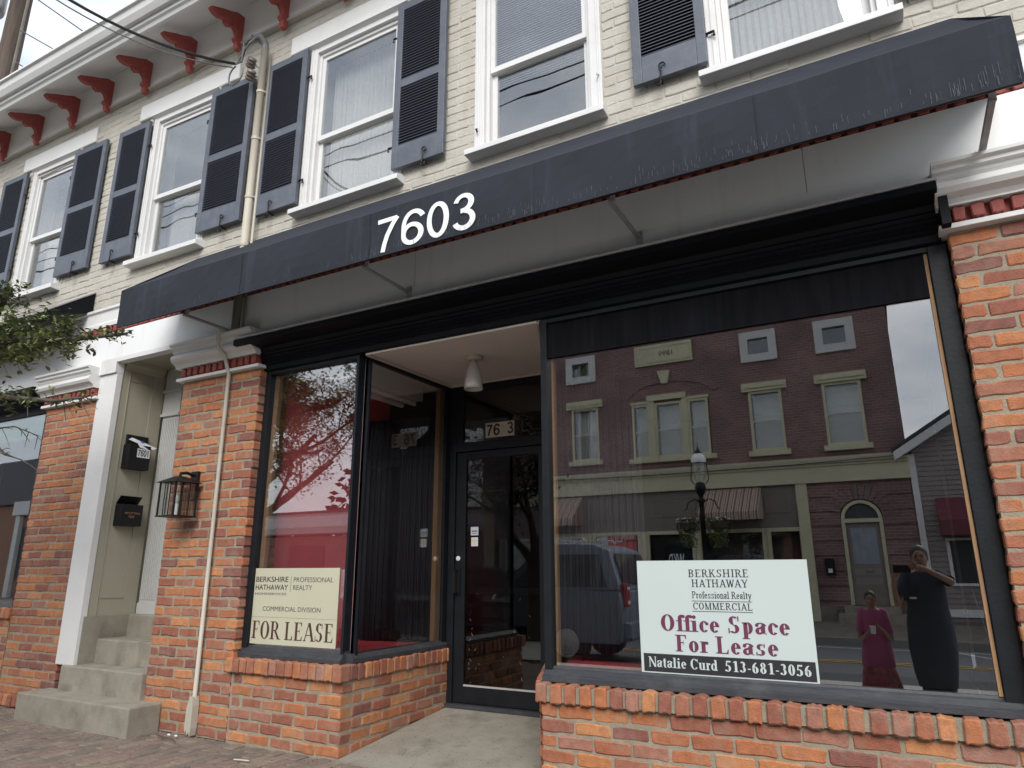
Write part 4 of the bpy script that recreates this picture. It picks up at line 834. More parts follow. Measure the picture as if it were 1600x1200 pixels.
MB().tube([(-4.715, -.085, 6.0), (-4.715, -.1, 6.06), (-4.73, -.16, 6.10), (-4.76, -.21, 6.07)], [.037, .04, .038, .026], 12).build('weatherhead', M_cableg, SM, smooth=True)
for k in range(5):
    a_ = k * 1.1; MB().tube([(-4.74 + .02 * math.cos(a_), -.2, 6.06), (-4.80 + .05 * math.cos(a_), -.24, 5.98 + .03 * math.sin(a_)), (-4.86, -.22, 5.86 + .04 * math.cos(a_ * 2)), (-4.93 + .02 * math.sin(a_), -.22, 5.83)], .0075, 6).build('wire_loop', M_cable if k % 2 else M_cableg, SM)
cl = [(-4.95 + .095 * math.cos(t), -.2, 5.73 + .105 * math.sin(t)) for t in [R(a) for a in range(100, 400, 20)]]; MB().tube(cl, .0085, 6).build('wire_loop', M_cableg, SM)
for (ix, iz) in ((-4.83, 5.73), (-4.84, 5.87)):
    o = MB().lathe([(0, -.05), (.03, -.05), (.045, -.035), (.045, -.02), (.03, -.012), (.045, 0), (.045, .015), (.03, .022), (.045, .035), (.035, .05), (0, .055)], (0, 0, 0), 16).build('insulator', M_ceramic, None, smooth=True); o['_w'] = [0, 0, 0]; at(o, SM, ix, -.13, iz); o.rotation_euler = (R(20), R(50), 0)
    MB().tube([(ix, -.13, iz), (ix + .1, -.02, iz - .06)], .008, 6).build('bracket_pin', M_steel, SM)
# service drop cable from the street to the mast
def cable(name, pts, r, label, m=M_cable, group=None, n=24, sag=0.):
    P = [Vector(p) for p in pts]; out = []
    if len(P) == 2:
        for k in range(n + 1): t = k / n; q = P[0].lerp(P[1], t); q.z -= 4 * sag * t * (1 - t); out.append(q)
    else: out = P
    return tag(MB().tube(out, r, 6).build(name, m, None), label, 'cable', group)
cable('service_cable', [(-4.95, -.22, 5.84), (-6.2, -3.2, 6.9)], .013, 'thick black twisted cable from the street to the mast beside the eaves', sag=.52)
cable('service_cable', [(-4.97, -.23, 5.80), (-6.2, -3.16, 6.9)], .006, 'thin steel wire running alongside the thick black cable to the eaves', M_cableg, sag=.56)

# ================================================================== AWNINGS, SIGNS
A = empty('shop_awning', (-2.4, -.3, 3.17), 'long dark navy awning numbered 7603 over the shopfront', 'awning')
xl, xr, yf, zb, zf, zw = -5.56, .715, -.6, 3.168, 3.505, 4.03
nseg = 64; av = MB(); xs_ = [xl + (xr - xl) * k / nseg for k in range(nseg + 1)]
def sagz(x): return .004 * math.sin(x * 5.1) + .003 * math.sin(x * 11.7)
def bulge(x, t): return (.008 * math.sin(x * 4.3 + 1) + .004 * math.sin(x * 13.1) + .003 * math.sin(x * 29 + t * 3)) * math.sin(t * math.pi)
g = []
for x in xs_:
    t = (x - xl) / (xr - xl); xw = -5.44 + (.60 + 5.44) * t
    col = [(x, yf, zb + sagz(x) * .6)] + [(x, yf + bulge(x, q) - .004 * math.sin(q * math.pi), zb + (zf - zb) * q) for q in (.25, .5, .75)] + [(x, yf, zf + sagz(x) * .5)]
    col += [(x + (xw - x) * q, yf * (1 - q) - .0, zf + (zw - zf) * q - .018 * math.sin(q * math.pi)) for q in (.33, .66)] + [(xw, -.002, zw)]
    g.append(col)
for a_, b_ in zip(g, g[1:]):
    for k in range(len(a_) - 1): av.quad(a_[k], b_[k], b_[k + 1], a_[k + 1])
for x, xw in ((xl, -5.44), (xr, .60)): av.poly([(x, yf, zf), (x, -.002, zf), (xw, -.002, zw)])
cv = av.build('canopy_fabric', M_awn, A); so = cv.modifiers.new('t', 'SOLIDIFY'); so.thickness = .003; so.offset = -1
bpy.context.view_layer.update()
MB().tube([(xl + .01, yf + .014, zb + .012), (xr - .01, yf + .014, zb + .012)], .011, 8).tube([(xl + .01, yf + .014, zf - .012), (xr - .01, yf + .014, zf - .012)], .011, 8).build('front_bar', M_blackmetal, A)
for sx in (-4.06, -2.83, -1.6, -.355):
    sm_ = MB(); zs_ = [zb + .004 + (zf - zb - .008) * q / 8 for q in range(9)]
    for z0_, z1_ in zip(zs_, zs_[1:]):
        sm_.poly([(sx - .0022, -.004 + yf + bulge(sx, (z0_ - zb) / (zf - zb)) - .0055, z0_), (sx + .0022, -.004 + yf + bulge(sx, (z0_ - zb) / (zf - zb)) - .0055, z0_), (sx + .0022, -.004 + yf + bulge(sx, (z1_ - zb) / (zf - zb)) - .0055, z1_), (sx - .0022, -.004 + yf + bulge(sx, (z1_ - zb) / (zf - zb)) - .0055, z1_)])
    o = sm_.build('seam', M_awn, A); so_ = o.modifiers.new('t', 'SOLIDIFY'); so_.thickness = .0015
dm_ = MB()
for k in range(300):
    c0 = random.choice((-2.75, -2.2, -1.7, -.9, -.3, .62, .62)); x = min(.70, max(-5.4, random.gauss(c0, .22))) if random.random() < .7 else random.uniform(-5.4, .69); l = random.uniform(.006, .045) * (1.6 if x > .45 else 1); z0_ = zb + .008 + abs(random.gauss(0, .03)); w_ = random.uniform(.0008, .0022)
    (lambda ya, yb: dm_.quad((x, ya, z0_), (x + w_, ya, z0_), (x + w_, yb, z0_ + l), (x, yb, z0_ + l)))((yf + bulge(x, (z0_ - zb) / (zf - zb)) - .0065), (yf + bulge(x, (z0_ + l - zb) / (zf - zb)) - .0075))
tag(dm_.build('drip_marks', mat('drip_residue', (.095, .10, .12), .9, .2, 30), A), kind='stuff')
MB().tube([(-5.5, yf - .004, zb - .002), (.70, yf - .004, zb - .002)], .004, 6).build('hem_cord', M_blackmetal, A)
def fabric_y(x, z): t = (z - zb) / (zf - zb); return yf + bulge(x, t) - .004 * math.sin(t * math.pi)
stroke_digits('house_number', '7603', A, M_num, lambda u, v, e: (-2.762 + u, fabric_y(-2.762 + u, 3.19 + v) - .0045 - e, 3.19 + v), .243, w=.125, track=.09, width=.775)
for x in (-4.756, -2.914, -1.16, .601):
    MB().box(x - .013, x + .013, -.545, -.03, 3.150, 3.162).box(x - .013, x - .009, -.545, -.03, 3.1622, 3.176).build('support_arm', mat('dull_arm_paint', (.30, .30, .31), .5, .15, 12, .2, 60), A)
    MB().box(x - .02, x + .02, -.05, -.0365, 3.10, 3.20).build('wall_bracket', M_steel, A); MB().box(x - .006, x + .02, -.53, -.515, 3.163, 3.24).build('clamp', M_steel, A)
A2 = empty('side_awning', (-8.6, -.3, 3.6), 'black sloping awning above the left neighbour, half hidden by the tree', 'awning')
a2 = MB(); X0, X1 = -12.0, -7.06
a2.poly([(X0, -.0, 4.02), (X1, -.0, 4.02), (X1, -.55, 3.585), (X0, -.55, 3.585)]); a2.poly([(X0, -.55, 3.585), (X1, -.55, 3.585), (X1, -.55, 3.48), (X0, -.55, 3.48)]); a2.poly([(X1, -.002, 4.0), (X1, -.002, 3.80), (X1, -.55, 3.48), (X1, -.55, 3.57)])
o = a2.build('canopy_fabric', M_blackc, A2); so = o.modifiers.new('t', 'SOLIDIFY'); so.thickness = .004
MB().tube([(X0, -.56, 3.585), (X1 + .004, -.56, 3.585), (X1 + .006, -.01, 4.01)], .011, 6).build('frame_bar', M_steel, A2)
# lease signs just behind the glass
S1 = empty('lease_sign', (-3.98, .12, .9), 'cream for lease board on the glass of the small left shop window', 'sign')
MB().box(-4.40, -3.545, .093, .098, .662, 1.208).build('board', M_signC, S1)
MB().prism([(-4.40, .668), (-3.548, .665), (-3.553, .60), (-4.43, .58)], .1175, .124, 'y').build('lower_board', M_signC, S1) if False else None
yS = .0922
sans('lettering', 'BERKSHIRE', S1, M_ink, -4.385, yS, 1.108, .040, width=.340, off=.006); sans('lettering', 'HATHAWAY', S1, M_ink, -4.385, yS, 1.050, .040, width=.340, off=.006); sans('lettering', 'HOMESERVICES', S1, M_greyink, -4.385, yS, 1.013, .017, width=.33)
MB().box(-4.018, -4.015, yS - .0005, yS, 1.04, 1.15).build('rule', M_greyink, S1)
sans('lettering', 'PROFESSIONAL', S1, M_greyink, -3.99, yS, 1.108, .036, width=.39, off=.0); sans('lettering', 'REALTY', S1, M_greyink, -3.99, yS, 1.052, .036, width=.19, off=.0)
sans('lettering', 'COMMERCIAL DIVISION', S1, M_greyink, -4.29, yS, .898, .035, width=.585, off=.0)
serif('lettering', 'FOR LEASE', S1, M_brownink, -4.385, yS, .70, .125, .82, W=.17, T=.045)
MB().box(-4.40, -3.545, yS - .0006, yS + .0005, .853, .8545).build('fold_line', M_gold, S1)
S2 = empty('lease_sign', (-.87, .12, .9), 'pale office space for lease board on the glass of the large right shop window', 'sign')
MB().box(-1.325, -.425, .092, .097, .645, 1.238).build('board', M_signW, S2)
yS = .0912
MB().box(-1.31, -.436, yS, yS + .0007, .656, .748).build('black_band', M_signK, S2)
serif('lettering', 'BERKSHIRE', S2, M_ink, -1.035, yS, 1.150, .040, .32, W=.14, T=.07, track=.08); serif('lettering', 'HATHAWAY', S2, M_ink, -1.020, yS, 1.098, .040, .295, W=.14, T=.07, track=.06)
serif('lettering', 'Professional Realty', S2, M_ink, -1.022, yS, 1.040, .036, .31, W=.14, T=.075); serif('lettering', 'COMMERCIAL', S2, M_ink, -1.02, yS, .983, .035, .31, W=.14, T=.07, track=.08)
MB().box(-1.025, -.71, yS - .0006, yS, 1.0245, 1.027).box(-1.025, -.71, yS - .0006, yS, .972, .9745).build('rule', M_ink, S2)
serif('lettering', 'Office Space', S2, M_maroon, -1.205, yS, .868, .085, .67, W=.2, T=.06); serif('lettering', 'For Lease', S2, M_maroon, -1.13, yS, .765, .085, .53, W=.2, T=.06)
serif('lettering', 'Natalie Curd', S2, M_signW, -1.285, yS - .001, .68, .052, .375, W=.18, T=.06); serif('lettering', '513-681-3056', S2, M_signW, -.875, yS - .001, .68, .052, .42, W=.18, T=.06)

# ================================================================== GROUND, PAVEMENT, ROAD
def struct(name, mb, m): return tag(mb.build(name, m, None), kind='structure')
struct('ground', MB().quad((-300, -300, -.42), (300, -300, -.42), (300, 300, -.42), (-300, 300, -.42)), M_asphalt)
CURB = -5.35
SWm = MB(); SWm.prism([(-5.2, -.40), (-5.2, -.092), (.3, -.032), (.3, -.40)], -60, 60); SW = struct('sidewalk', SWm, M_sand); SW['_w'] = [0, 0, 0]
struct('kerb', MB().prism([(-5.36, -.40), (-5.36, -.10), (-5.34, -.085), (-5.201, -.083), (-5.201, -.40)], -60, 60), M_kerb)
# pavers: running bond square to the wall; nearest ones single, the rest joined
pm = [brick_mesh('paver', M_paver, .0945, .1995, .05, 300 + i, .0018, .006) for i in range(6)]
for me in pm:
    for v in me.vertices: x, y, z = v.co; v.co = (x, z, -y)
rest = MB(); pv = []
x = -9.5
while x < 2.2:
    k = 0; col_ = round(x / .102); y = -2.6 + (.1035 if col_ % 2 else 0)
    while y < -.0:
        pv.append((x, y + .1)); y += .2075
    x += .102
def vis(p): return 0 if (-8.2 < p[0] < -3.0 and p[1] > -.9 and p[0] < -2.2 + 3.0 * p[1] * 0) else 1
pv.sort(key=lambda p: (vis(p), abs(p[0] + 4.3) * .5 - p[1] * 1.6))
k = 0
for (x, y) in pv:
    if -6.70 < x < -5.22 and y > -.17: continue
    zt = -.033 + .01 * y + .0; z = (-.032 + (y - .3) * .0109) + .030 + random.uniform(-.002, .002)
    if k < 290:
        o = bpy.data.objects.new('paver', random.choice(pm)); COL.objects.link(o); at(o, SW, x, y, z); o.rotation_euler = (random.uniform(-.012, .012), random.uniform(-.012, .012), random.uniform(-.012, .012)); k += 1
    else:
        src = random.choice(pm); n0 = len(rest.v); dz = random.uniform(-.001, .001)
        for v in src.vertices: rest.v.append((x + v.co.x, y + v.co.y, z + v.co.z + dz))
        for pl_ in src.polygons: rest.f.append(tuple(n0 + q for q in pl_.vertices))
tag(rest.build('paver_field', M_paver2, SW), kind='stuff')
far_p = MB(); far_p.prism([(-5.2, -.060), (-5.2, -.04), (-2.72, -.013), (-2.72, -.05)], -60, 60); tag(far_p.build('paving_bed', mat('pale_bounce_concrete', (.46, .44, .40), .9, .1, 2, .4, 60), SW), kind='stuff')  # out-of-view strip, colour made pale to bounce light up under the awning
struct('entrance_ramp', MB().prism([(-.03, -.05), (-.03, .004), (.05, .012), (1.28, .128), (1.28, -.05)], -3.372, -1.95), M_concrete)
# litter: twig, crumbs
tw = MB().tube([(-5.05, -.13, .012), (-4.93, -.165, .016), (-4.80, -.175, .014), (-4.70, -.22, .012)], [.004, .0055, .005, .003], 6).build('twig', M_bark, None); tag(tw, 'dark curved twig lying on the pavers below the conduit', 'twig')
for nm, px_, py_, lab in (('paper_scrap', -4.945, -.10, 'small white paper scrap on the pavers beside the bottom step'), ('paper_scrap', -4.865, -.10, 'smaller crumpled white scrap beside the conduit foot on the pavers')):
    tag(MB().ell((px_, py_, .014), (.016, .009, .008), 7, 4).build(nm, M_paper, None), lab, 'litter')
tag(MB().tube([(-3.98, -.32, .004), (-3.86, -.30, .005)], .005, 5).build('straw_stick', M_trimcream, None), 'pale short stick lying on the pavers near the wall corner', 'litter')
dd = MB()
for k in range(900):
    x = random.uniform(-8, -2.2); y = -abs(random.gauss(0, .5)) if random.random() < .8 else -random.uniform(0, 2); s = random.uniform(.002, .007)
    if -6.78 < x < -5.15 and y > -.31: continue
    a_ = random.uniform(0, 6.28); z = (-.032 + (y - .3) * .0109) + .0335; dd.tube([(x, y, z), (x + s * math.cos(a_), y + s * math.sin(a_), z + .001)], s * .35, 4)
for k in range(500):
    y = random.uniform(0, 1.2); x = random.uniform(-3.33, -2.1); z = .012 + (y - .05) * .0943 + .001; s = random.uniform(.002, .006); a_ = random.uniform(0, 6.28); dd.tube([(x, y, z), (x + s * math.cos(a_), y + s * math.sin(a_), z + .001)], s * .3, 4)
tag(dd.build('grit', M_bark, None), 'scattered dark grit and leaf crumbs on the pavement', 'grit', kind='stuff')
struct('road', MB().quad((-120, -11.45, -.235), (120, -11.45, -.235), (120, -5.3, -.235), (-120, -5.3, -.235)), M_asphalt)
struct('parking_lane', MB().quad((-60, -7.6, -.231), (60, -7.2, -.231), (60, -5.3, -.231), (-60, -5.3, -.231)), M_asphalt2)
for yy in (-8.78, -8.98): struct('yellow_line', MB().quad((-60, yy, -.227), (60, yy, -.227), (60, yy + .09, -.227), (-60, yy + .09, -.227)), M_yellow)
struct('white_line', MB().quad((-60, -11.0, -.227), (60, -11.0, -.227), (60, -10.92, -.227), (-60, -10.92, -.227)), M_whiteline)
struct('white_line', MB().quad((1.2, -10.0, -.227), (1.3, -10.0, -.227), (.7, -10.9, -.227), (.6, -10.9, -.227)), M_whiteline)
FS = struct('far_sidewalk', MB().prism([(-15.85, -.40), (-15.85, -.075), (-11.6, -.12), (-11.6, -.40)], -60, 60), M_stone)
struct('far_kerb', MB().box(-60, 60, -11.6, -11.45, -.4, -.095), M_kerb)

# ================================================================== ACROSS THE STREET
YF = -15.8
OBL = empty('old_brick_building', (-4.5, -18, 0), 'dark red brick building of 1899 with olive cream trim across the street', 'building')
ow = MB(); FW = [(-8.66, -7.76, 4.45, 6.12), (-6.66, -4.33, 4.37, 6.06), (-3.22, -2.34, 4.33, 6.03), (-1.31, -.36, 4.33, 6.03)]; SQ = [(-8.70, -7.92, 7.08, 7.72), (-3.20, -2.45, 7.02, 7.68), (-1.22, -.46, 7.0, 7.68)]
def holed(mb, x0, x1, z0, z1, y0, y1, holes):
    xs2 = sorted({x0, x1, *[h[0] for h in holes], *[h[1] for h in holes]}); zs2 = sorted({z0, z1, *[h[2] for h in holes], *[h[3] for h in holes]})
    for a, b in zip(xs2, xs2[1:]):
        for c, d in zip(zs2, zs2[1:]):
            if any(a >= h[0] - 1e-6 and b <= h[1] + 1e-6 and c >= h[2] - 1e-6 and d <= h[3] + 1e-6 for h in holes): continue
            mb.box(a, b, y0, y1, c, d)
holed(ow, -13.4, .46, 4.0, 8.6, YF - .35, YF, [(a, b, c, d) for a, b, c, d in FW + SQ])
ow.build('brick_wall', M_redbrick, OBL)
s_ = MB(); s_.box(-13.4, -13.1, YF - 9, YF - .36, -.1, 8.6).box(.16, .46, YF - 9, YF - .36, -.1, 8.6).box(-13.1, .16, YF - 9, YF - 8.7, -.1, 8.6); s_.build('side_wall', M_redbrick, OBL)
MB().box(-13.5, .56, YF - 9, YF + .08, 8.601, 8.8).build('roof', M_roof, OBL)
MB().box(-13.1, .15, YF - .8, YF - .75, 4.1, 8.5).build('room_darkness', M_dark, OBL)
gd = MB(); holed(gd, -2.0, .46, -.1, 3.38, YF - .3, YF - .02, [(-1.23, -.29, .3, 2.9)]); gd.build('ground_floor_wall', M_redbrick, OBL)
# rusticated stone-like brick bands
rb = MB()
for k in range(9): rb.box(-1.98, -1.25, YF - .019, YF + .012, .05 + k * .37, .36 + k * .37).box(-.27, .44, YF - .019, YF + .012, .05 + k * .37, .36 + k * .37)
rb.build('rusticated_bands', M_redbrick, OBL); bpy.data.objects['rusticated_bands']['kind'] = 'stuff'
# voussoirs over the arched door
cx_, cz_ = -.76, 2.42
for k in range(13):
    a0 = R(12 + k * 12); vb = MB()
    def pp(r, a): return (cx_ + r * math.cos(a), cz_ + r * math.sin(a))
    w_ = R(5.4); q = [pp(.50, a0 - w_), pp(.86, a0 - w_), pp(.86, a0 + w_), pp(.50, a0 + w_)]
    vb.prism([(x, z) for x, z in q], YF - .019, YF + .03, 'y'); o = vb.build('voussoir', M_stone if k in (5, 7) else M_redbrick, OBL)
tp = MB()
for k in range(16):
    a0, a1 = R(180 * k / 16), R(180 * (k + 1) / 16); tp.poly([(cx_ + .47 * math.cos(a), YF + .01, cz_ + .47 * math.sin(a)) for a in (a0, a1)] + [(cx_ + .39 * math.cos(a), YF + .01, cz_ + .39 * math.sin(a)) for a in (a1, a0)])
tp.box(cx_ - .47, cx_ - .39, YF - .03, YF + .01, .32, cz_).box(cx_ + .39, cx_ + .47, YF - .03, YF + .01, .32, cz_).box(cx_ - .389, cx_ + .389, YF - .03, YF + .01, 2.33, 2.43)
tp.build('arched_door_frame', M_buff, OBL)
MB().poly([(cx_ + .39 * math.cos(R(a)), YF - .04, cz_ + .39 * math.sin(R(a))) for a in range(0, 181, 12)]).build('fanlight', M_blacksill, OBL)
DD = MB().box(cx_ - .388, cx_ + .388, YF - .10, YF - .05, .32, 2.32).build('door', M_mauve, OBL)
MB().box(cx_ - .29, cx_ + .29, YF - .0495, YF - .045, 1.32, 2.2).build('door_curtain', M_bluegrey, DD); MB().box(cx_ - .3, cx_ + .3, YF - .0495, YF - .047, 1.05, 1.2).box(cx_ - .3, cx_ + .3, YF - .0495, YF - .047, .82, .98).build('panel', M_siding, DD)
sans('house_number', '7642', DD, M_ink, cx_ + .14, YF - .045, 1.085, .08, rot=(math.pi / 2, 0, math.pi))
MB().box(cx_ - .62, cx_ + .6, YF, YF + .3, .14, .31).box(cx_ - .75, cx_ + .75, YF, YF + .6, -.1, .138).build('door_step', M_concrete, OBL)
MB().box(-1.72, -1.5, YF + .02, YF + .12, 1.05, 1.45).build('mail_box', M_blackmetal, OBL); MB().box(-1.66, -1.56, YF + .125, YF + .13, 1.1, 1.2).build('label_plate', M_paper, OBL)
# stone base course, cornice band, pilasters, shopfront panels
MB().box(-2.0, -1.56, YF - .0, YF + .05, -.1, .28).build('stone_base', M_stone, OBL); MB().box(cx_ + .8, .46, YF, YF + .05, -.1, .28).build('stone_base', M_stone, OBL)
MB().prism([(YF - .3, 3.38), (YF + .09, 3.38), (YF + .09, 3.78), (YF + .12, 3.80), (YF + .12, 3.84), (YF + .16, 3.87), (YF + .19, 3.98), (YF + .19, 4.02), (YF - .3, 4.02)], -13.4, .46).build('cornice_band', M_buff, OBL)
for (a, b) in ((-2.235, -1.96), (-13.3, -12.9)): MB().box(a, b, YF + .0, YF + .06, -.1, 3.378).box(a - .02, b + .02, YF + .0, YF + .07, 2.95, 3.0).box(a - .02, b + .02, YF + .0, YF + .07, 3.1, 3.13).build('pilaster', M_buff, OBL)
pb = MB(); holed(pb, -12.89, -2.24, 2.26, 3.379, YF - .1, YF - .02, []); SFP = pb.build('panel_board', M_mauve, OBL)
for (a, b) in ((-8.17, -6.9), (-6.23, -4.95), (-3.04, -2.42), (-10.6, -9.6)):
    z0, z1 = 2.66, 3.2; MB().box(a, b, YF - .019, YF - .004, z1 - .025, z1).box(a, b, YF - .019, YF - .004, z0, z0 + .025).box(a, a + .025, YF - .019, YF - .004, z0 + .026, z1 - .026).box(b - .025, b, YF - .019, YF - .004, z0 + .026, z1 - .026).build('panel_moulding', M_siding, SFP)
# shop windows of the far building
for (a, b, z0) in ((-2.98, -2.26, .5), (-6.33, -5.1, .5), (-8.0, -6.68, .5), (-12.6, -9.7, .5), (-4.75, -3.2, .15), (-9.6, -8.45, .15)):
    fr = MB(); fr.box(a - .09, a, YF - .1, YF, z0 - .6, 2.258).box(b, b + .09, YF - .1, YF, z0 - .6, 2.258).box(a, b, YF - .1, YF, 2.16, 2.258).box(a, b, YF - .1, YF, -.1, z0); f_ = fr.build('shop_window', M_buff, OBL)
    MB().box(a, b, YF - .06, YF - .05, z0 + .001, 2.159).build('pane', G_far, f_); MB().box(a, b, YF - .42, YF - .40, z0, 2.16).build('window_curtain', M_curtain, f_)
    f_['_w'] = OBL['_w']
wl = [-2.17, -3.2, -4.75, -5.1, -6.33, -6.68, -8.0, -8.45, -9.6, -9.7, -12.6]
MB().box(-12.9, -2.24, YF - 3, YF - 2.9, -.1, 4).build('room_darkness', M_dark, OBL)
for (a, b) in ((-6.60, -6.41), (-4.99, -4.85), (-3.1, -3.08), (-8.35, -8.1)): MB().box(a, b, YF - .08, YF + .02, -.1, 2.25).build('pilaster', M_buff, OBL)
rs = MB().box(-7.62, -6.74, YF - .045, YF - .035, 2.03, 2.2).build('wanted_banner', M_redsign, OBL); sans('lettering', 'WANTED', rs, M_num, -6.78, YF - .03, 2.06, .10, rot=(math.pi / 2, 0, math.pi), off=.01, width=.74)
MB().box(-7.62, -6.74, YF - .045, YF - .035, 1.45, 1.98).build('red_poster', M_redsign, OBL)
sans('lettering', 'WKD', OBL, M_sticker, -5.36, YF - .045, 1.22, .42, rot=(math.pi / 2, 0, math.pi), off=.015, width=.44)
# striped awnings over the shop doors
for (a, b) in ((-4.72, -3.12), (-9.95, -8.38)):
    am = MB(); am.poly([(a, YF + .02, 3.36), (b, YF + .02, 3.36), (b, YF + .85, 2.66), (a, YF + .85, 2.66)]).poly([(a, YF + .85, 2.66), (b, YF + .85, 2.66), (b, YF + .85, 2.45), (a, YF + .85, 2.45)]).poly([(a, YF + .02, 3.36), (a, YF + .85, 2.66), (a, YF + .85, 2.45), (a, YF + .02, 2.5)]).poly([(b, YF + .02, 3.36), (b, YF + .85, 2.66), (b, YF + .85, 2.45), (b, YF + .02, 2.5)])
    o = am.build('striped_awning', M_stripe, None); so = o.modifiers.new('t', 'SOLIDIFY'); so.thickness = .006
    tag(o, 'brown striped awning above a shop door across the street, ' + ('nearer the street lamp' if a > -6 else 'farther down behind the van'), 'awning', 'striped awnings of the brick building')
# far windows
def farwin(a, b, z0, z1, sq=False):
    f = MB(); t = .07 if not sq else .10; o_ = 0 if not sq else .12
    f.box(a - o_, a + t, YF - .08, YF + (.06 if sq else .03), z0 - o_, z1 + o_).box(b - t, b + o_, YF - .08, YF + (.06 if sq else .03), z0 - o_, z1 + o_).box(a + t, b - t, YF - .08, YF + (.06 if sq else .03), z1 - t, z1 + o_).box(a + t, b - t, YF - .08, YF + (.06 if sq else .03), z0 - o_, z0 + t)
    F = f.build('window', M_greypaint if sq else M_buff, OBL)
    if not sq:
        zm = (z0 + z1) / 2; MB().box(a + t, b - t, YF - .07, YF - .01, zm - .02, zm + .02).build('meeting_rail', M_greypaint, F)
        MB().box(a + t, b - t, YF - .3, YF - .28, zm, z1 - t).build('blind', M_blind, F); MB().box(a + t, b - t, YF - .3, YF - .28, z0 + t, zm - .01).build('lower_curtain', M_lace, F)
    MB().box(a + t, b - t, YF - .05, YF - .04, z0 + t, z1 - t).build('pane', G_far, F)
    return F
for i, w in enumerate(FW):
    if i == 1:
        for (a, b) in ((-6.66, -6.12), (-5.95, -5.12), (-4.95, -4.36)): farwin(a, b, 4.37, 6.03)
        MB().box(-6.119, -5.951, YF - .1, YF + .06, 4.37, 6.1).box(-5.119, -4.951, YF - .1, YF + .06, 4.37, 6.1).box(-6.7, -6.121, YF - .1, YF + .05, 6.04, 6.12).box(-4.949, -4.33, YF - .1, YF + .05, 6.04, 6.12).box(-6.16, -4.98, YF - .1, YF + .09, 6.101, 6.27).build('window_surround', M_buff, OBL)
        MB().box(-6.78, -4.2, YF - .1, YF + .12, 4.24, 4.368).build('sill', M_buff, OBL)
    else:
        a, b, z0, z1 = w; farwin(a, b, z0, z1); MB().box(a - .10, b + .1, YF - .1, YF + .12, z0 - .14, z0 - .001).build('sill', M_buff, OBL)
        MB().box(a - .16, b + .16, YF, YF + .09, z1 + .001, z1 + .24).box(a - .1, b + .1, YF + .091, YF + .12, z1 + .09, z1 + .15).build('lintel', M_buff, OBL)
for w in SQ: farwin(*w, sq=True)
MB().box(-8.6, -8.02, YF - .2, YF - .18, 7.12, 7.68).build('carved_panel', M_stone, OBL)
PQ = MB().box(-6.47, -4.70, YF, YF + .08, 7.22, 7.86).box(-6.40, -4.77, YF + .081, YF + .10, 7.30, 7.33).box(-6.40, -4.77, YF + .081, YF + .10, 7.76, 7.79).box(-6.40, -6.37, YF + .081, YF + .10, 7.331, 7.759).box(-4.80, -4.77, YF + .081, YF + .10, 7.331, 7.759).build('date_plaque', M_buff, OBL)
sans('date_lettering', '1899', PQ, M_greyink, -5.28, YF + .09, 7.46, .17, rot=(math.pi / 2, 0, math.pi), width=.42)
MB().prism([(-5.79, 7.0), (-5.41, 7.0), (-5.50, 6.6), (-5.67, 6.6)], YF, YF + .1, 'y').build('keystone', M_buff, OBL)
ar = MB()
for k in range(14):
    def ap(r, t): return (-5.5 + r * 1.28 * math.cos(R(t)), YF + .0, 6.15 + r * .5 * math.sin(R(t)))
    t0, t1 = 10 + k * 160 / 14, 10 + (k + 1) * 160 / 14; a1, b1, c1, d1 = ap(1, t0), ap(1.2, t0), ap(1.2, t1), ap(1, t1)
    ar.prism([(q[0], q[2]) for q in (a1, b1, c1, d1)], YF, YF + .03, 'y')
ar.build('blind_arch', M_redbrick, OBL)
cable('wall_cable', [(-13, YF + .25, 3.93), (-6, YF + .25, 3.84), (-2.2, YF + .25, 3.86), (.46, YF + .25, 3.93)], .012, 'thin dark cable strung along the cornice of the brick building across the street')
# gabled house with siding beside it
GH = empty('gabled_house', (4, -19, 0), 'mauve grey sided house with white rake board and maroon awning across the street', 'house')
gm = MB(); gz = lambda x: 4.0 + (x - .3) * .62
z = .28
while z < 7.9:
    x0 = .56 if z < 4.1 else max(.56, .3 + (z + .12 - 4.0) / .62 + .05); x1 = 12.9 - x0
    if x1 - x0 > .3:
        segs = [(x0, x1)]
        if .86 < z < 1.86: segs = [(x0, .98), (1.85, 3.1), (4.0, x1)]
        for a, b in segs:
            if b - a > .05: gm.prism([(YF + .0, z), (YF + .022, z), (YF + .004, z + .118), (YF + .0, z + .118)], a, b)
    z += .12
tag(gm.build('siding_boards', M_siding, GH), kind='stuff')
MB().box(.56, 12.4, YF - 7, YF - .002, .0, 4.0).build('house_body', M_siding, GH)
gbm = MB(); gbm.poly([(.56, YF - .003, 4.0), (12.4, YF - .003, 4.0), (6.45, YF - .003, 7.7)]); gbm.build('gable_wall', M_siding, GH)
MB().prism([(.12, 4.02), (6.45, 7.95), (12.8, 4.02), (12.8, 4.1), (6.45, 8.08), (.12, 4.1)], YF - 7.2, YF + .30, 'y').build('roof', M_roof, GH)
MB().prism([(.16, 3.80), (6.45, 7.70), (6.45, 7.945), (.16, 4.018)], YF + .02, YF + .28, 'y').build('rake_board', M_white, GH)
MB().box(.462, .60, YF + .001, YF + .05, .1, 3.95).build('corner_board', M_white, GH); MB().box(.6, 12.4, YF + .001, YF + .05, .10, .275).build('base_board', M_white, GH)
MB().box(.5, 12.4, YF - .5, YF - .004, -.4, -.001).build('stone_base', M_stone, GH)
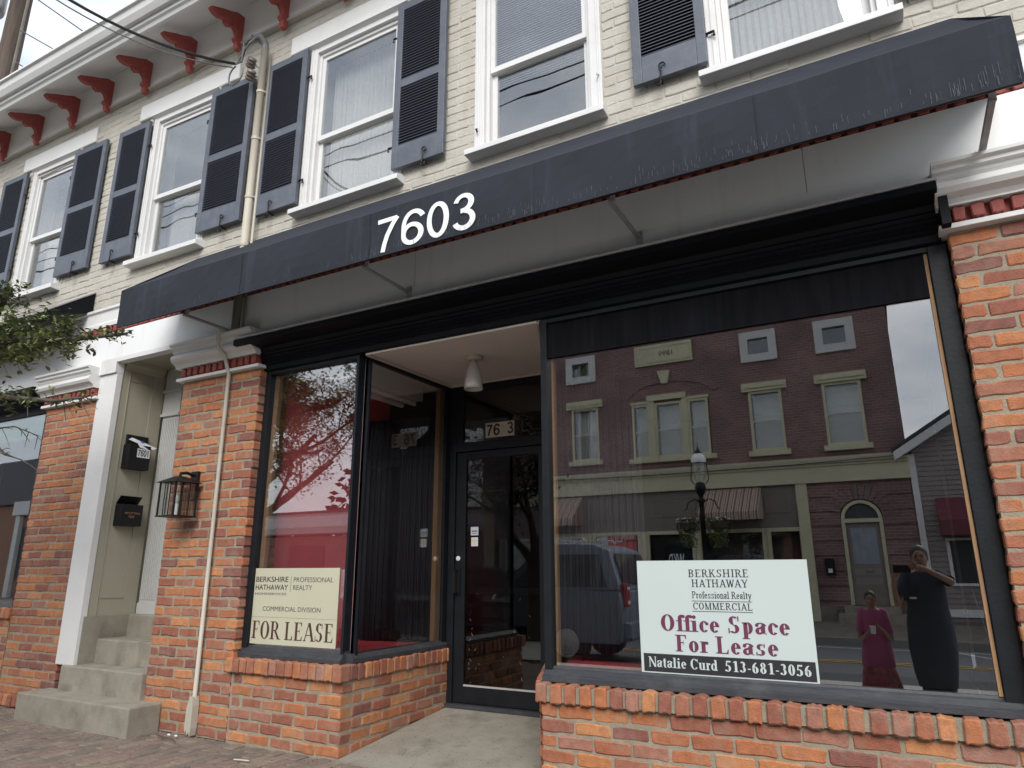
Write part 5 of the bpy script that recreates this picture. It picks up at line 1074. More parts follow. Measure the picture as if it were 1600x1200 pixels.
for a, b in ((.98, 1.85), (3.1, 4.0)): w_ = MB().box(a, a + .07, YF + .0, YF + .05, .8, 1.9).box(b - .07, b, YF + .0, YF + .05, .8, 1.9).box(a + .07, b - .07, YF + .0, YF + .05, .8, .86).box(a + .07, b - .07, YF + .0, YF + .05, 1.84, 1.9).build('window', M_white, GH); MB().box(a + .07, b - .07, YF + .005, YF + .012, .861, 1.839).build('pane', M_signK, w_)
ma = MB(); ma.prism([(YF + .03, 2.85), (YF + .55, 2.3), (YF + .55, 1.95), (YF + .03, 1.95)], .9, 4.2).build('maroon_awning', M_maroonc, GH)
# low brick building with white cornice, set back, farther along
LB = empty('low_brick_building', (-30, -24, 0), 'low brick building with white dentilled parapet cornice behind the far car park', 'building')
MB().box(-44, -13.9, -32, -24.81, -.2, 3.0).build('brick_wall', M_redbrick, LB); MB().prism([(-24.8, 3.1), (-24.55, 3.15), (-24.4, 3.5), (-24.4, 4.1), (-24.3, 4.2), (-24.8, 4.25)], -44, -13.9).build('white_cornice', M_white, LB)
dn = MB(); x = -44
while x < -14: dn.box(x, x + .18, -24.55, -24.41, 3.42, 3.6); x += .42
tag(dn.build('dentils', M_greypaint, LB), kind='stuff'); MB().box(-44, -13.9, -32, -24.8, 4.251, 4.4).build('roof', M_roof, LB)
for k in range(5): MB().box(-42 + k * 6, -39.4 + k * 6, -24.80, -24.74, .5, 2.5).build('window', M_signK, LB)
# house with white pilasters far along the street, reflected in the neighbouring shop window
WP = empty('pilastered_shop', (-40, -18, 0), 'brick shop with white pilasters and dark shingle roof far along the street', 'building')
MB().box(-52, -36, -24, -15.81, -.2, 4.6).build('brick_wall', mat('tan_brick', (.30, .17, .11), .9, .1), WP); MB().prism([(-15.6, 4.6), (-24.2, 4.6), (-20, 8.2)], -52.3, -35.7).build('roof', M_roof, WP)
MB().box(-40.4, -36, -15.80, -15.5, 4.0, 4.7).build('white_cornice', M_white, WP)
for x in (-40.2, -38.8, -37.0): MB().box(x, x + .4, -15.80, -15.6, -.1, 3.99).build('pilaster', M_white, WP)
for x in (-39.7, -38.2): MB().box(x, x + .8, -15.80, -15.75, .8, 3.4).build('window', M_signK, WP)

# ---- vehicles
def vehicle(kind, label, x_rear, y_near, paint, direction=-1, group=None):
    """x_rear: rear bumper; body runs towards direction*X; y_near: side towards the shop"""
    if kind == 'suv': Lc, Wc, Hc = 4.75, 1.85, 1.86; low = [(0, .42), (.02, .95), (.05, 1.12), (.9, 1.14), (3.45, 1.10), (4.2, 1.0), (4.62, .88), (4.75, .55), (4.7, .36), (0.05, .36)]; cab = [(.06, 1.12), (.28, 1.72), (.55, 1.82), (2.2, 1.86), (2.75, 1.78), (3.45, 1.11)]
    else: Lc, Wc, Hc = 4.6, 1.8, 1.45; low = [(0, .5), (.03, .9), (.2, .98), (1.1, 1.0), (3.3, .98), (4.1, .88), (4.5, .72), (4.6, .5), (4.55, .3), (.05, .3)]; cab = [(.75, .99), (1.35, 1.38), (1.7, 1.45), (2.4, 1.45), (2.7, 1.40), (3.4, .98)]
    zr = -.235; V = empty('parked_' + ('van' if kind == 'suv' else 'car'), (x_rear + direction * Lc / 2, y_near - Wc / 2, zr), label, 'van' if kind == 'suv' else 'car', group)
    def X(u): return x_rear + direction * u
    body = MB(); n0 = 0; prof = low
    ys = [(0, .10), (.05, .03), (.14, .0), (Wc - .14, 0), (Wc - .05, .03), (Wc, .10)]; k = len(prof); cx0 = Lc / 2
    for yy, ins in ys:
        for u, z in prof: body.v.append((X(cx0 + (u - cx0) * (1 - ins * .25)), y_near - yy, zr + .62 + (z - .62) * (1 - ins)))
    for s in range(len(ys) - 1):
        for i in range(k): j = (i + 1) % k; body.f.append((s * k + i, s * k + j, (s + 1) * k + j, (s + 1) * k + i))
    body.f += [tuple(range(k)), tuple(range((len(ys) - 1) * k, len(ys) * k))]
    bo = body.build('body', paint, V, smooth=False, bevel=.03)
    def cabm(name, m, pr, inset, yo=0, par=V, bev=.02):
        c = MB(); kk = len(pr); zb_ = pr[0][1]; zt_ = max(z for u, z in pr)
        for side in (0, 1):
            for u, z in pr:
                ti = inset * (z - zb_) / (zt_ - zb_) + .04 - yo; c.v.append((X(u), y_near - (ti if side == 0 else Wc - ti), zr + z))
        for i in range(kk): j = (i + 1) % kk; c.f.append((i, j, kk + j, kk + i))
        c.f += [tuple(range(kk - 1, -1, -1)), tuple(range(kk, 2 * kk))]; return c.build(name, m, par, bevel=bev)
    cabm('cabin', paint, cab, .2)
    gm_ = MATS.get('car_glass') or mat('car_glass', (.02, .024, .028), .06, .02, 2, spec=.8)
    # side windows
    zt_ = cab[3][1]; zb_ = cab[0][1]
    def sidew(u0, u1, u2, u3, z0, z1):
        for side in (0, 1):
            w = MB(); q = []
            for u, z in ((u0, z0), (u1, z0), (u2, z1), (u3, z1)):
                ti = .2 * (z - zb_) / (zt_ - zb_) + .04 - .012; q.append((X(u), y_near - (ti if side == 0 else Wc - ti), zr + z))
            w.poly(q); o = w.build('side_window', gm_, V); so = o.modifiers.new('t', 'SOLIDIFY'); so.thickness = .012; so.offset = 0
    if kind == 'suv':
        sidew(.28, 1.15, 1.15, .45, 1.17, 1.66); sidew(1.25, 2.05, 2.05, 1.25, 1.17, 1.70); sidew(2.15, 3.2, 2.62, 2.15, 1.17, 1.70)
        def rearq(u, z, yy): return (X(u), y_near - yy, zr + z)
        w = MB().poly([rearq(.10, 1.2, .22), rearq(.10, 1.2, Wc - .22), rearq(.265, 1.66, Wc - .30), rearq(.265, 1.66, .30)]); w.v = [(v[0] - direction * .03, v[1], v[2] + .01) for v in w.v]; o = w.build('rear_window', gm_, V); so = o.modifiers.new('t', 'SOLIDIFY'); so.thickness = .01
        for yy in (.08, Wc - .08 - .13):
            tl = MB().box(min(X(-.03), X(.08)), max(X(-.03), X(.08)), y_near - yy - .13, y_near - yy, zr + .88, zr + 1.22).build('tail_light', mat('tail_light_red', (.30, .015, .02), .2, .05), V, bevel=.02)
            MB().box(min(X(-.036), X(-.03)), max(X(-.036), X(-.03)), y_near - yy - .11, y_near - yy - .02, zr + .92, zr + .97).box(min(X(-.036), X(-.03)), max(X(-.036), X(-.03)), y_near - yy - .11, y_near - yy - .02, zr + 1.13, zr + 1.17).build('reversing_lens', M_sticker, tl)
        for yy in (.25, Wc - .25): MB().tube([(X(.7), y_near - yy, zr + 1.86), (X(.75), y_near - yy, zr + 1.92), (X(2.2), y_near - yy, zr + 1.93), (X(2.3), y_near - yy, zr + 1.86)], .018, 6).build('roof_rail', M_steel, V)
        MB().box(min(X(-.08), X(.15)), max(X(-.08), X(.15)), y_near - Wc + .04, y_near - .04, zr + .42, zr + .66).build('rear_bumper', paint, V, bevel=.03)
        MB().tube([(X(.12), y_near - Wc / 2, zr + 1.25), (X(.06), y_near - Wc / 2 - .3, zr + 1.3)], .01, 5).build('rear_wiper', M_blackmetal, V)
    else:
        sidew(1.1, 1.95, 1.95, 1.42, 1.02, 1.36); sidew(2.05, 3.1, 2.62, 2.05, 1.02, 1.36)
        for yy in (.06, Wc - .22): MB().box(min(X(-.01), X(.1)), max(X(-.01), X(.1)), y_near - yy - .16, y_near - yy, zr + .68, zr + .82).build('tail_light', mat('tail_light_red', (.30, .015, .02), .2, .05), V)
    f0 = cab[-1]; f1 = cab[-2]
    w = MB().poly([(X(f0[0] - .04), y_near - .14, zr + f0[1] + .05), (X(f0[0] - .04), y_near - Wc + .14, zr + f0[1] + .05), (X(f1[0] + .06), y_near - Wc + .25, zr + f1[1] - .03), (X(f1[0] + .06), y_near - .25, zr + f1[1] - .03)]); w.v = [(v[0] + direction * .02, v[1], v[2] + .02) for v in w.v]; w.build('windscreen', gm_, V)
    for u in (.95, Lc - .98):
        for side in (0, 1):
            yc = y_near + .01 if side == 0 else y_near - Wc - .01; s = -1 if side == 0 else 1
            ty = MB().lathe([(.0, 0), (.2, 0), (.24, .02), (.33, .015), (.345, .04), (.345, .18), (.3, .21), (0, .21)], (0, 0, 0), 22).build('wheel', mat('tyre_rubber', (.02, .02, .02), .85), None); ty['_w'] = [0, 0, 0]; at(ty, V, X(u), yc, zr + .345); ty.rotation_euler.x = math.pi / 2 * (1 if side == 0 else -1)
            rm = MB().lathe([(0, -.012), (.05, -.015), (.19, .0), (.2, -.004), (.21, .004)], (0, 0, 0), 18).build('rim', M_steel, ty)
    return V
P_van = mat('slate_blue_metallic', (.16, .19, .24), .3, .04, 2, metal=.3); P_red = mat('pale_red_car_paint', (.42, .36, .35), .25, .03, 2, metal=.2); P_silver = mat('silver_car_paint', (.42, .43, .44), .28, .03, 2, metal=.5)
vehicle('suv', 'slate blue van parked at the near kerb, its rear reflected in the large window', -3.72, -6.25, P_van)
vehicle('car', 'pale car parked at the near kerb behind the blue van', -9.9, -6.3, P_red, group='cars parked along the street')
vehicle('car', 'silver car parked at the far kerb, seen in the door glass', -12.0, -13.2 + 3.3, P_silver, group='cars parked along the street')
# ---- street lamp with a flower basket on the far kerb
LM = empty('street_lamp', (-3.76, -11.75, -.1), 'black cast street lamp with glass lantern and flower baskets on the far kerb', 'street lamp')
lx, ly = -3.78, -11.75
MB().lathe([(.0, 0), (.17, 0), (.17, .12), (.12, .2), (.13, .45), (.08, .55), (.06, .7), (.055, 2.4), (.075, 2.45), (.05, 2.55), (.06, 2.75), (.11, 2.8), (.05, 2.86), (.05, 2.9), (.10, 2.98), (.13, 3.1), (.09, 3.2), (.04, 3.22), (0, 3.23)], (lx, ly, -.12), 16).build('post', M_blackmetal, LM, smooth=True)
MB().lathe([(.04, 3.2), (.10, 3.25), (.15, 3.55), (.155, 3.68), (.15, 3.68), (.14, 3.55), (.09, 3.26)], (lx, ly, -.12), 16).build('glass_globe', G_far, LM, smooth=True)
MB().lathe([(.17, 3.66), (.17, 3.72), (.14, 3.82), (.08, 3.87), (0, 3.88)], (lx, ly, -.12), 16).build('white_hood', M_num, LM, smooth=True); MB().lathe([(.10, 3.865), (.05, 3.93), (.025, 3.99), (.012, 4.02), (.01, 4.12), (0, 4.13)], (lx, ly, -.12), 12).build('finial', M_blackmetal, LM, smooth=True)
for s in (-1, 1):
    MB().tube([(lx + s * .12, ly, 3.05), (lx + s * .2, ly, 3.15), (lx + s * .18, ly, 3.4), (lx + s * .17, ly, 3.56)], .012, 6).build('cage_bar', M_blackmetal, LM)
    MB().tube([(lx, ly, 2.62), (lx + s * .15, ly, 2.72), (lx + s * .30, ly, 2.66), (lx + s * .34, ly, 2.52), (lx + s * .40, ly, 2.48)], .014, 6).build('basket_arm', M_blackmetal, LM)
    lf = MB(); bxx = lx + s * .34
    for k in range(520):
        a_, ph = random.uniform(0, 6.28), random.uniform(0, 1); r = .26 * math.sqrt(random.random()); zz = 2.28 - random.random() ** 1.5 * .62; r *= 1.1 - (2.28 - zz) * .7
        c = Vector((bxx + r * math.cos(a_), ly + r * math.sin(a_), zz)); d1 = Vector((random.uniform(-1, 1), random.uniform(-1, 1), random.uniform(-1, 1))).normalized() * .035; d2_ = d1.orthogonal().normalized() * .022
        lf.poly([c - d1, c - d2_, c + d1, c + d2_])
    bs_ = tag(lf.build('flower_basket', M_leaf, None), 'hanging basket of trailing greenery with white flowers on the ' + ('left' if s < 0 else 'right') + ' arm of the street lamp', 'flower basket', 'hanging baskets on the street lamp')
    bs_['_w'] = [0, 0, 0]; fw = MB()
    for k in range(26): a_ = random.uniform(0, 6.28); r = random.uniform(.05, .27); fw.ell((bxx + r * math.cos(a_), ly + r * math.sin(a_), 2.27 + random.uniform(-.05, .04)), (.022, .022, .015), 6, 3)
    tag(fw.build('blossom', M_num, bs_), kind='stuff'); MB().lathe([(.05, -.22), (.17, -.12), (.21, .0), (.19, .0), (.15, -.1)], (bxx, ly, 2.2), 14).build('basket_pot', M_bark, bs_)
# ---- poles and wires
UP = empty('utility_pole', (-15.7, 2.0, -.4), 'brown wooden utility pole rising behind the roof at the top left corner', 'utility pole')
MB().tube([(-15.77, 2.0, -.4), (-15.62, 2.0, 14.6)], [.25, .19], 14).build('pole', M_barkd, UP, smooth=True); MB().tube([(-15.43, 2.0, 5), (-15.31, 2.0, 14.2)], .03, 6).build('conduit', M_stone, UP); MB().lathe([(0, 0), (.28, 0), (.3, .1), (.3, .85), (.2, .95), (0, .97)], (-16.05, 1.6, 13.1), 18).build('transformer', M_steel, UP, smooth=True)
for k, (p0, p1) in enumerate([((-13.43, 1.42, 12.0), (-13.5, 2.58, 12.0)), ((-15.2, 1.9, 12.45), (-14.6, 3.55, 12.1)), ((-15.25, 2.0, 11.7), (-15.2, 2.6, 11.65))]):
    a_, b_ = Vector(p0), Vector(p1); d = (b_ - a_).normalized(); cable('overhead_wire', [a_ - d * (2.5 if k == 0 else 0), b_ + d * 30], .012, ['thin overhead wire crossing the sky highest at the top left', 'middle thin overhead wire leaving the pole behind the roof', 'lowest thin overhead wire leaving the pole behind the roof'][k], M_cableg, 'overhead wires behind the roof')
UP2 = empty('utility_pole', (-19.0, -20, -.4), 'distant wooden utility pole with crossarm across the street', 'utility pole')
MB().tube([(-19.0, -20, -.4), (-19.0, -20, 9.5)], .14, 10).build('pole', M_barkd, UP2); MB().box(-20, -18, -20.2, -20.05, 8.6, 8.75).build('crossarm', M_barkd, UP2)
for k, (yy, zz, rr) in enumerate(((-7.8, 12.25, .012), (-7.8, 11.86, .017), (-7.8, 11.48, .017), (-7.9, 10.2, .012))):
    tag(MB().tube([(x * 2.0, yy + .03 * math.sin(x * .7 + k), zz + .04 * math.sin(x * .9 + k) - .015 * abs(x) * 0) for x in range(-22, 9)], rr, 6).build('street_cable', M_cable, None), 'black street cable strung high above the road, ' + ['topmost', 'second from top', 'third from top', 'lowest'][k] + ' of four', 'cable', 'cables strung above the road')

# ---- trees
def tree(label, base, h0, crown_c, crown_r, seed, nleaf, lm, extra_limbs=(), trunk_r=.13, leaf=.052, forks=3):
    rnd = random.Random(seed); T = empty('street_tree', base, label, 'tree', 'street trees'); wood = MB(); pts_leaf = []
    def limb(p, d, l, r, depth):
        n = 5; pts = [p.copy()]; rs = [r]; q = p.copy(); dd = d.copy()
        for i in range(n):
            dd = (dd + Vector((rnd.uniform(-.18, .18), rnd.uniform(-.18, .18), rnd.uniform(-.08, .14)))).normalized(); q = q + dd * (l / n); pts.append(q.copy()); rs.append(r * (1 - .55 * (i + 1) / n))
        wood.tube(pts, rs, 7 if depth < 2 else 4)
        if depth >= 2: pts_leaf.extend(pts[2:])
        if depth < 4:
            for k in range(forks if depth < 3 else 2):
                i = rnd.randint(2, n); a = Vector((rnd.uniform(-1, 1), rnd.uniform(-1, 1), rnd.uniform(-.15, .9))).normalized(); tc_ = (Vector(crown_c) - pts[i]); nd = (dd * .7 + a * .8 + tc_ * .05).normalized()
                limb(pts[i], nd, l * rnd.uniform(.55, .8), rs[i] * .7, depth + 1)
    b = Vector(base); top = b + Vector((rnd.uniform(-.1, .1), rnd.uniform(-.1, .1), h0)); wood.tube([b, b.lerp(top, .5) + Vector((.03, .02, 0)), top], [trunk_r * 1.25, trunk_r, trunk_r * .92], 12)
    for k in range(4): a = k * 1.57 + rnd.uniform(-.4, .4); tcc = (Vector(crown_c) - top); limb(top - Vector((0, 0, .1 * k)), (Vector((math.cos(a) * .75, math.sin(a) * .75, .9)) + Vector((tcc.x, tcc.y, 0)) * .45).normalized(), crown_r * .85, trunk_r * .62, 1)
    tg = []
    for pth, rr in extra_limbs:
        P = [Vector(p) for p in pth]; wood.tube(P, [rr * (1 - .8 * i / (len(P) - 1)) for i in range(len(P))], 6)
        tg.append(P)
    wood.build('trunk', M_bark, T, smooth=True)
    lv = MB()
    def leafat(c, s):
        d1 = Vector((rnd.uniform(-1, 1), rnd.uniform(-1, 1), rnd.uniform(-.7, .5))).normalized() * s * .5; nn = Vector((rnd.uniform(-.5, .5), rnd.uniform(-.5, .5), 1)).normalized(); d2_ = d1.cross(nn).normalized() * s * .26; up_ = nn * s * .05
        lv.poly([c - d1, c - d2_ * .8 - d1 * .3 + up_, c - d2_ * .7 + d1 * .4 + up_, c + d1, c + d2_ * .7 + d1 * .4 + up_, c + d2_ * .8 - d1 * .3 + up_])
    for k in range(nleaf):
        p = rnd.choice(pts_leaf); c = p + Vector((rnd.gauss(0, .13), rnd.gauss(0, .13), rnd.gauss(0, .10))); leafat(c, leaf * rnd.uniform(.7, 1.3))
    return T, tg, leafat, lv, rnd
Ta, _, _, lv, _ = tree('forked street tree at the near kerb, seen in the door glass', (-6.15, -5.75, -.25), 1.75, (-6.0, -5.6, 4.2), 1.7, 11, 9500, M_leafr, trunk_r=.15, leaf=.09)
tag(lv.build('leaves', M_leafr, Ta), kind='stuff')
limbs = [([(-9.9, -4.2, 2.1), (-9.0, -2.9, 2.6), (-8.0, -2.2, 2.75), (-7.0, -1.7, 2.85), (-6.2, -1.4, 2.92), (-5.5, -1.25, 2.86), (-5.0, -1.15, 2.82), (-4.68, -1.02, 2.84)], .055),
         ([(-8.0, -2.2, 2.75), (-7.0, -1.8, 2.55), (-6.3, -1.5, 2.42), (-5.6, -1.3, 2.42), (-5.15, -1.2, 2.36), (-4.95, -1.1, 2.38)], .04),
         ([(-6.6, -1.55, 2.50), (-6.0, -1.4, 2.32), (-5.75, -1.3, 2.15), (-5.55, -1.25, 2.0), (-5.42, -1.2, 1.96)], .02),
         ([(-6.2, -1.4, 2.4), (-5.9, -1.3, 2.2), (-5.6, -1.2, 2.22), (-5.3, -1.15, 2.12)], .012), ([(-6.4, -1.5, 2.45), (-6.1, -1.35, 2.1), (-6.0, -1.3, 1.9), (-5.85, -1.25, 1.82)], .013),
         ([(-7.6, -2.0, 2.8), (-6.8, -1.6, 3.05), (-6.2, -1.4, 3.18), (-5.8, -1.3, 3.26)], .03), ([(-6.2, -1.4, 2.92), (-5.8, -1.3, 3.02), (-5.5, -1.2, 3.05), (-5.3, -1.15, 3.04)], .014)]
Tb, tg, leafat, lv, rnd = tree('leafy street tree whose lit branches reach in at the left edge', (-9.9, -4.2, -.1), 2.2, (-8.5, -4.7, 4.0), 2.3, 23, 20000, M_leaf, limbs, trunk_r=.14, leaf=.07)
tws = MB()
def cluster(P, n, spread, tw=1., s=.05):
    for k in range(n):
        i = rnd.randint(0, len(P) - 2); t = rnd.random(); c = P[i].lerp(P[i + 1], t); d = Vector((rnd.gauss(0, 1), rnd.gauss(0, 1), rnd.gauss(0, .8))).normalized() * spread * rnd.uniform(.4, 1.2)
        if rnd.random() < tw: tws.tube([c, c + d * .5 + Vector((0, 0, .01)), c + d], [.003, .002, .0012], 3)
        for q in range(rnd.randint(4, 8)): leafat(c + d * rnd.uniform(.55, 1.1) + Vector((rnd.gauss(0, .018), rnd.gauss(0, .018), rnd.gauss(0, .018))), s * rnd.uniform(.7, 1.3))
cluster(tg[0][3:6], 620, .27); cluster(tg[0][6:], 22, .07, s=.042); cluster(tg[0][5:7], 90, .17)
cluster(tg[1][3:], 26, .09, s=.04); cluster(tg[1][1:4], 150, .2); cluster(tg[5][1:], 300, .2); cluster(tg[6], 36, .10)
for P in (tg[2], tg[3], tg[4], tg[1][2:]):
    for k in range(14):
        i = rnd.randint(0, len(P) - 2); c = P[i].lerp(P[i + 1], rnd.random()); d = Vector((rnd.uniform(-.1, .6), rnd.uniform(-.3, .3), rnd.uniform(-.5, .2))).normalized() * rnd.uniform(.08, .22); tws.tube([c, c + d * .5, c + d + Vector((0, 0, -.02))], [.004, .003, .0015], 4)
tws.build('twigs', M_bark, Tb)['kind'] = 'stuff'
tag(lv.build('leaves', M_leaf, Tb), kind='stuff')
tl = MB(); rnd = random.Random(5)
for k in range(9000):
    x = rnd.uniform(-60, -12); y = -34 + rnd.uniform(-2, 2); z = rnd.random() ** .7 * (5.5 + 2 * math.sin(x * .35) + math.sin(x * 1.1)); c = Vector((x, y, z)); d1 = Vector((rnd.uniform(-1, 1), rnd.uniform(-1, 1), rnd.uniform(-1, 1))).normalized() * .35; d2_ = d1.orthogonal().normalized() * .25; tl.poly([c - d1, c - d2_, c + d1, c + d2_])
tag(tl.build('tree_belt', M_leafr, None), 'distant dark belt of trees behind the low brick building', 'trees', kind='stuff')

# ================================================================== PEOPLE (standing at the kerb, seen as reflections in the large pane)
def skin_body(name, verts, edges, radii, m, parent, sub=2):
    w = Vector(parent['_w']); me = bpy.data.meshes.new(name); me.from_pydata([tuple(Vector(v) - w) for v in verts], edges, []); me.update()
    o = bpy.data.objects.new(name, me); COL.objects.link(o); o.parent = parent; o['_w'] = list(w)
    sk = o.modifiers.new('skin', 'SKIN'); sk.use_smooth_shade = True
    for i, r_ in enumerate(radii): sv = me.skin_vertices[0].data[i]; sv.radius = r_ if isinstance(r_, tuple) else (r_, r_)
    me.skin_vertices[0].data[0].use_root = True
    su = o.modifiers.new('sub', 'SUBSURF'); su.levels = sub; su.render_levels = sub
    bpy.context.view_layer.update(); dg = bpy.context.evaluated_depsgraph_get(); nm = bpy.data.meshes.new_from_object(o.evaluated_get(dg))
    o.modifiers.clear(); o.data = nm; nm.materials.clear(); nm.materials.append(m); nm.polygons.foreach_set('use_smooth', [True] * len(nm.polygons)); return o
M_skin = mat('brown_skin', (.34, .20, .14), .55, .06, 12); M_hair = mat('dark_hair', (.014, .011, .010), .5, .2, 30); M_dress = mat('navy_black_cloth', (.022, .026, .042), .9, .15, 4, .4, 60); M_pink = mat('magenta_cloth', (.36, .09, .19), .85, .1, 6, .3, 60)
M_print = mat('patterned_skirt_cloth', (.25, .06, .08), .9, .5, 22, dirt=(.35, .22, .10), dirt_amt=.9, dirt_scale=14)
def figure(base, label, s, arms, head, cloth, hair_long):
    """one continuous skin body with trunk, legs, arms, hands and fingers; base on the ground; s = height / 1.6"""
    P = empty('person', base, label, 'person'); bx, by, bz = base
    def q(x, y, z): return (bx + x * s, by + y * s, bz + z * s)
    V = [q(0, 0, .88), q(0, .01, 1.02), q(0, .0, 1.20), q(0, .0, 1.33), q(0, .02, 1.40), q(0, .035, 1.47), q(0, .035, 1.55)]; Rr = [(.145 * s, .10 * s), (.115 * s, .09 * s), (.135 * s, .095 * s), (.07 * s, .06 * s), .045 * s, .062 * s, .055 * s]
    E_ = [(i, i + 1) for i in range(5)] + [(5, 6)]
    for sx in (-1, 1):
        n = len(V); V += [q(sx * .085, 0, .80), q(sx * .09, .015, .46), q(sx * .09, -.01, .10), q(sx * .09, .0, .04), q(sx * .10, .13, .025)]; Rr += [.085 * s, .055 * s, .035 * s, .036 * s, .028 * s]
        E_ += [(0, n), (n, n + 1), (n + 1, n + 2), (n + 2, n + 3), (n + 3, n + 4)]
    for sx, (el, wr, hd, fdir, tdir) in zip((-1, 1), arms):
        n = len(V); V += [q(sx * .165, 0, 1.31), el, wr, hd]; Rr += [.05 * s, .036 * s, .024 * s, .027 * s]; E_ += [(3, n), (n, n + 1), (n + 1, n + 2), (n + 2, n + 3)]
    body = skin_body('body', V, E_, Rr, M_skin, P)
    for sx, (el, wr, hd, fdir, tdir) in zip((-1, 1), arms):
        h = Vector(hd); f = Vector(fdir).normalized(); up_ = Vector(tdir).normalized(); side = f.cross(up_).normalized()
        for i, L_ in enumerate((.062, .07, .066, .052)):
            o0 = h + side * 0 + up_ * ((i - 1.5) * -.017 * s); k1 = o0 + f * L_ * .5 * s; k2 = k1 + (f * .55 + side * .5 * sx).normalized() * L_ * .45 * s; MB().tube([o0 - f * .02 * s, k1, k2], [.009 * s, .008 * s, .0065 * s], 7).build('finger', M_skin, body, smooth=True)
        t0 = h + up_ * .02 * s; MB().tube([t0 - f * .02 * s, t0 + up_ * .025 * s + f * .012 * s, t0 + up_ * .03 * s + f * .04 * s], [.011 * s, .009 * s, .007 * s], 7).build('thumb', M_skin, body, smooth=True)
    hx, hy, hz = q(*head); H_ = MB().ell((hx, hy, hz), (.075 * s, .092 * s, .112 * s), 20, 14).build('head', M_skin, P, smooth=True)
    MB().ell((hx, hy + .094 * s, hz - .012 * s), (.012 * s, .018 * s, .022 * s), 10, 6).build('nose', M_skin, H_, smooth=True)
    for sx in (-1, 1):
        MB().ell((hx + sx * .030 * s, hy + .080 * s, hz + .012 * s), (.013 * s, .010 * s, .007 * s), 10, 6).build('eye', M_hair, H_, smooth=True); MB().ell((hx + sx * .077 * s, hy, hz), (.01 * s, .02 * s, .03 * s), 8, 6).build('ear', M_skin, H_, smooth=True)
        MB().box(hx + sx * .030 * s - .016 * s, hx + sx * .030 * s + .016 * s, hy + .080 * s, hy + .088 * s, hz + .028 * s, hz + .033 * s).build('eyebrow', M_hair, H_)
    MB().ell((hx, hy + .082 * s, hz - .055 * s), (.024 * s, .010 * s, .007 * s), 10, 5).build('mouth', mat('lip', (.20, .06, .055), .5), H_, smooth=True)
    hr = MB(); hr.ell((hx, hy - .016 * s, hz + .030 * s), (.086 * s, .092 * s, .108 * s), 18, 12)
    if hair_long: hr.tube([(hx, hy - .07 * s, hz + .02 * s), (hx + .01, hy - .10 * s, hz - .10 * s), (hx + .05 * s, hy - .05 * s, hz - .22 * s)], [.05 * s, .035 * s, .015 * s], 8)
    hr.build('hair', M_hair, P, smooth=True)
    # clothes: rings following trunk and legs
    def garment(name, rings, m, wr_=.02):
        g = MB(); seg = 36
        for zi, (z, rx, ry, yo) in enumerate(rings):
            for k in range(seg):
                t = 2 * math.pi * k / seg; f = 1 + wr_ * math.sin(5 * t + zi * .7) * (zi / len(rings)) * 3; x_, y_, z_ = q(rx * math.cos(t) * f, yo + ry * math.sin(t) * f, z); g.v.append((x_, y_, z_))
        for i in range(len(rings) - 1):
            for k in range(seg): k2 = (k + 1) % seg; g.f.append((i * seg + k, i * seg + k2, (i + 1) * seg + k2, (i + 1) * seg + k))
        o = g.build(name, m, P, smooth=True); so = o.modifiers.new('t', 'SOLIDIFY'); so.thickness = .006; return o
    for a in cloth: garment(*a)
    for sx, (el, wr, hd, fdir, tdir) in zip((-1, 1), arms):
        sh_ = Vector(q(sx * .15, 0, 1.315)); e = Vector(el); MB().tube([sh_ + Vector((-sx * .04 * s, 0, .01)), sh_, sh_.lerp(e, .45), sh_.lerp(e, .72)], [.06 * s, .068 * s, .062 * s, .060 * s], 14, cap=False).build('sleeve', cloth[0][2], P, smooth=True)
    return P
sW = 1.47 / 1.6
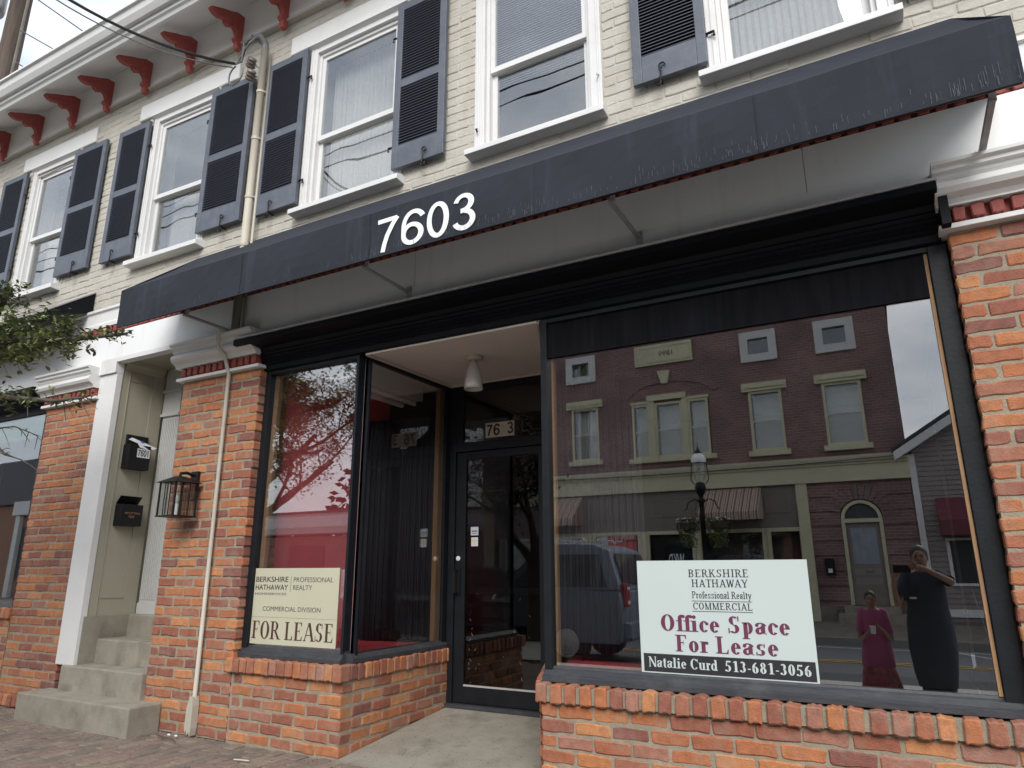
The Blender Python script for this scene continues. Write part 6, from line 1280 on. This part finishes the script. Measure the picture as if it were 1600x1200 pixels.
figure((.16, -4.06, -.085), 'woman in a long dark navy dress holding a phone up with both arms raised', sW,
    [((-.09, -3.93, .84), (-.10, -3.875, 1.05), (-.085, -3.865, 1.12), (.1, 0, 1), (1, 0, 0)), ((.40, -3.90, 1.06), (.17, -3.87, 1.20), (.10, -3.862, 1.215), (-1, 0, .1), (0, 0, 1))],
    (-.01, .055, 1.50), [('dress', [(1.355, .075, .07, .01), (1.33, .16, .085, 0), (1.2, .185, .13, 0), (1.0, .18, .135, 0), (.85, .205, .15, 0), (.6, .215, .16, 0), (.35, .19, .15, 0), (.22, .165, .13, 0)], M_dress, .02), ('trousers', [(.24, .15, .10, 0), (.10, .145, .095, 0), (.03, .14, .10, 0)], M_hair, .01)], False)
ph = empty('phone', (-.02, -3.85, 1.19), 'dark smartphone held sideways in the raised hands of the woman', 'phone')
MB().box(-.085, .065, -3.858, -3.848, 1.155, 1.228).build('case', M_blackmetal, ph, bevel=.004); MB().lathe([(0, 0), (.009, 0), (.009, .003), (0, .003)], (0, 0, 0), 14).build('lens', M_steel, ph)
ln = [o for o in bpy.data.objects if o.name.startswith('lens')][-1]; ln['_w'] = [0, 0, 0]; at(ln, ph, -.065, -3.8475, 1.21); ln.rotation_euler.x = -math.pi / 2
MB().box(.05, .11, 0, .003, 0, .02).build('name_badge', M_sticker, None); nb = bpy.data.objects['name_badge']; nb['_w'] = [0, 0, 0]; wmn = [o for o in bpy.data.objects if o.name == 'person'][0]; at(nb, wmn, -.03, -3.925, .91)
sC = 1.04 / 1.6
figure((-.33, -4.16, -.085), 'girl in a magenta shirt and patterned skirt holding a white cup beside the woman', sC,
    [((-.47, -4.10, .50), (-.40, -4.03, .56), (-.37, -4.01, .59), (.5, .3, .5), (0, .3, 1)), ((-.18, -4.10, .50), (-.24, -4.03, .60), (-.28, -4.01, .63), (-.5, .3, .5), (0, .3, 1))],
    (.0, .04, 1.50), [('shirt', [(1.36, .07, .065, .01), (1.33, .16, .09, 0), (1.2, .185, .125, 0), (1.0, .175, .12, 0), (.8, .20, .14, 0), (.52, .22, .16, 0)], M_pink, .02), ('skirt', [(.60, .19, .14, 0), (.4, .24, .18, 0), (.2, .27, .2, 0)], M_print, .04)], True)
cp = tag(MB().lathe([(0, 0), (.022, 0), (.028, .075), (.026, .075), (.02, .004), (0, .004)], (-.335, -4.0, .575), 16).build('cup', M_paper, None), 'white cup held in both hands by the girl', 'cup')
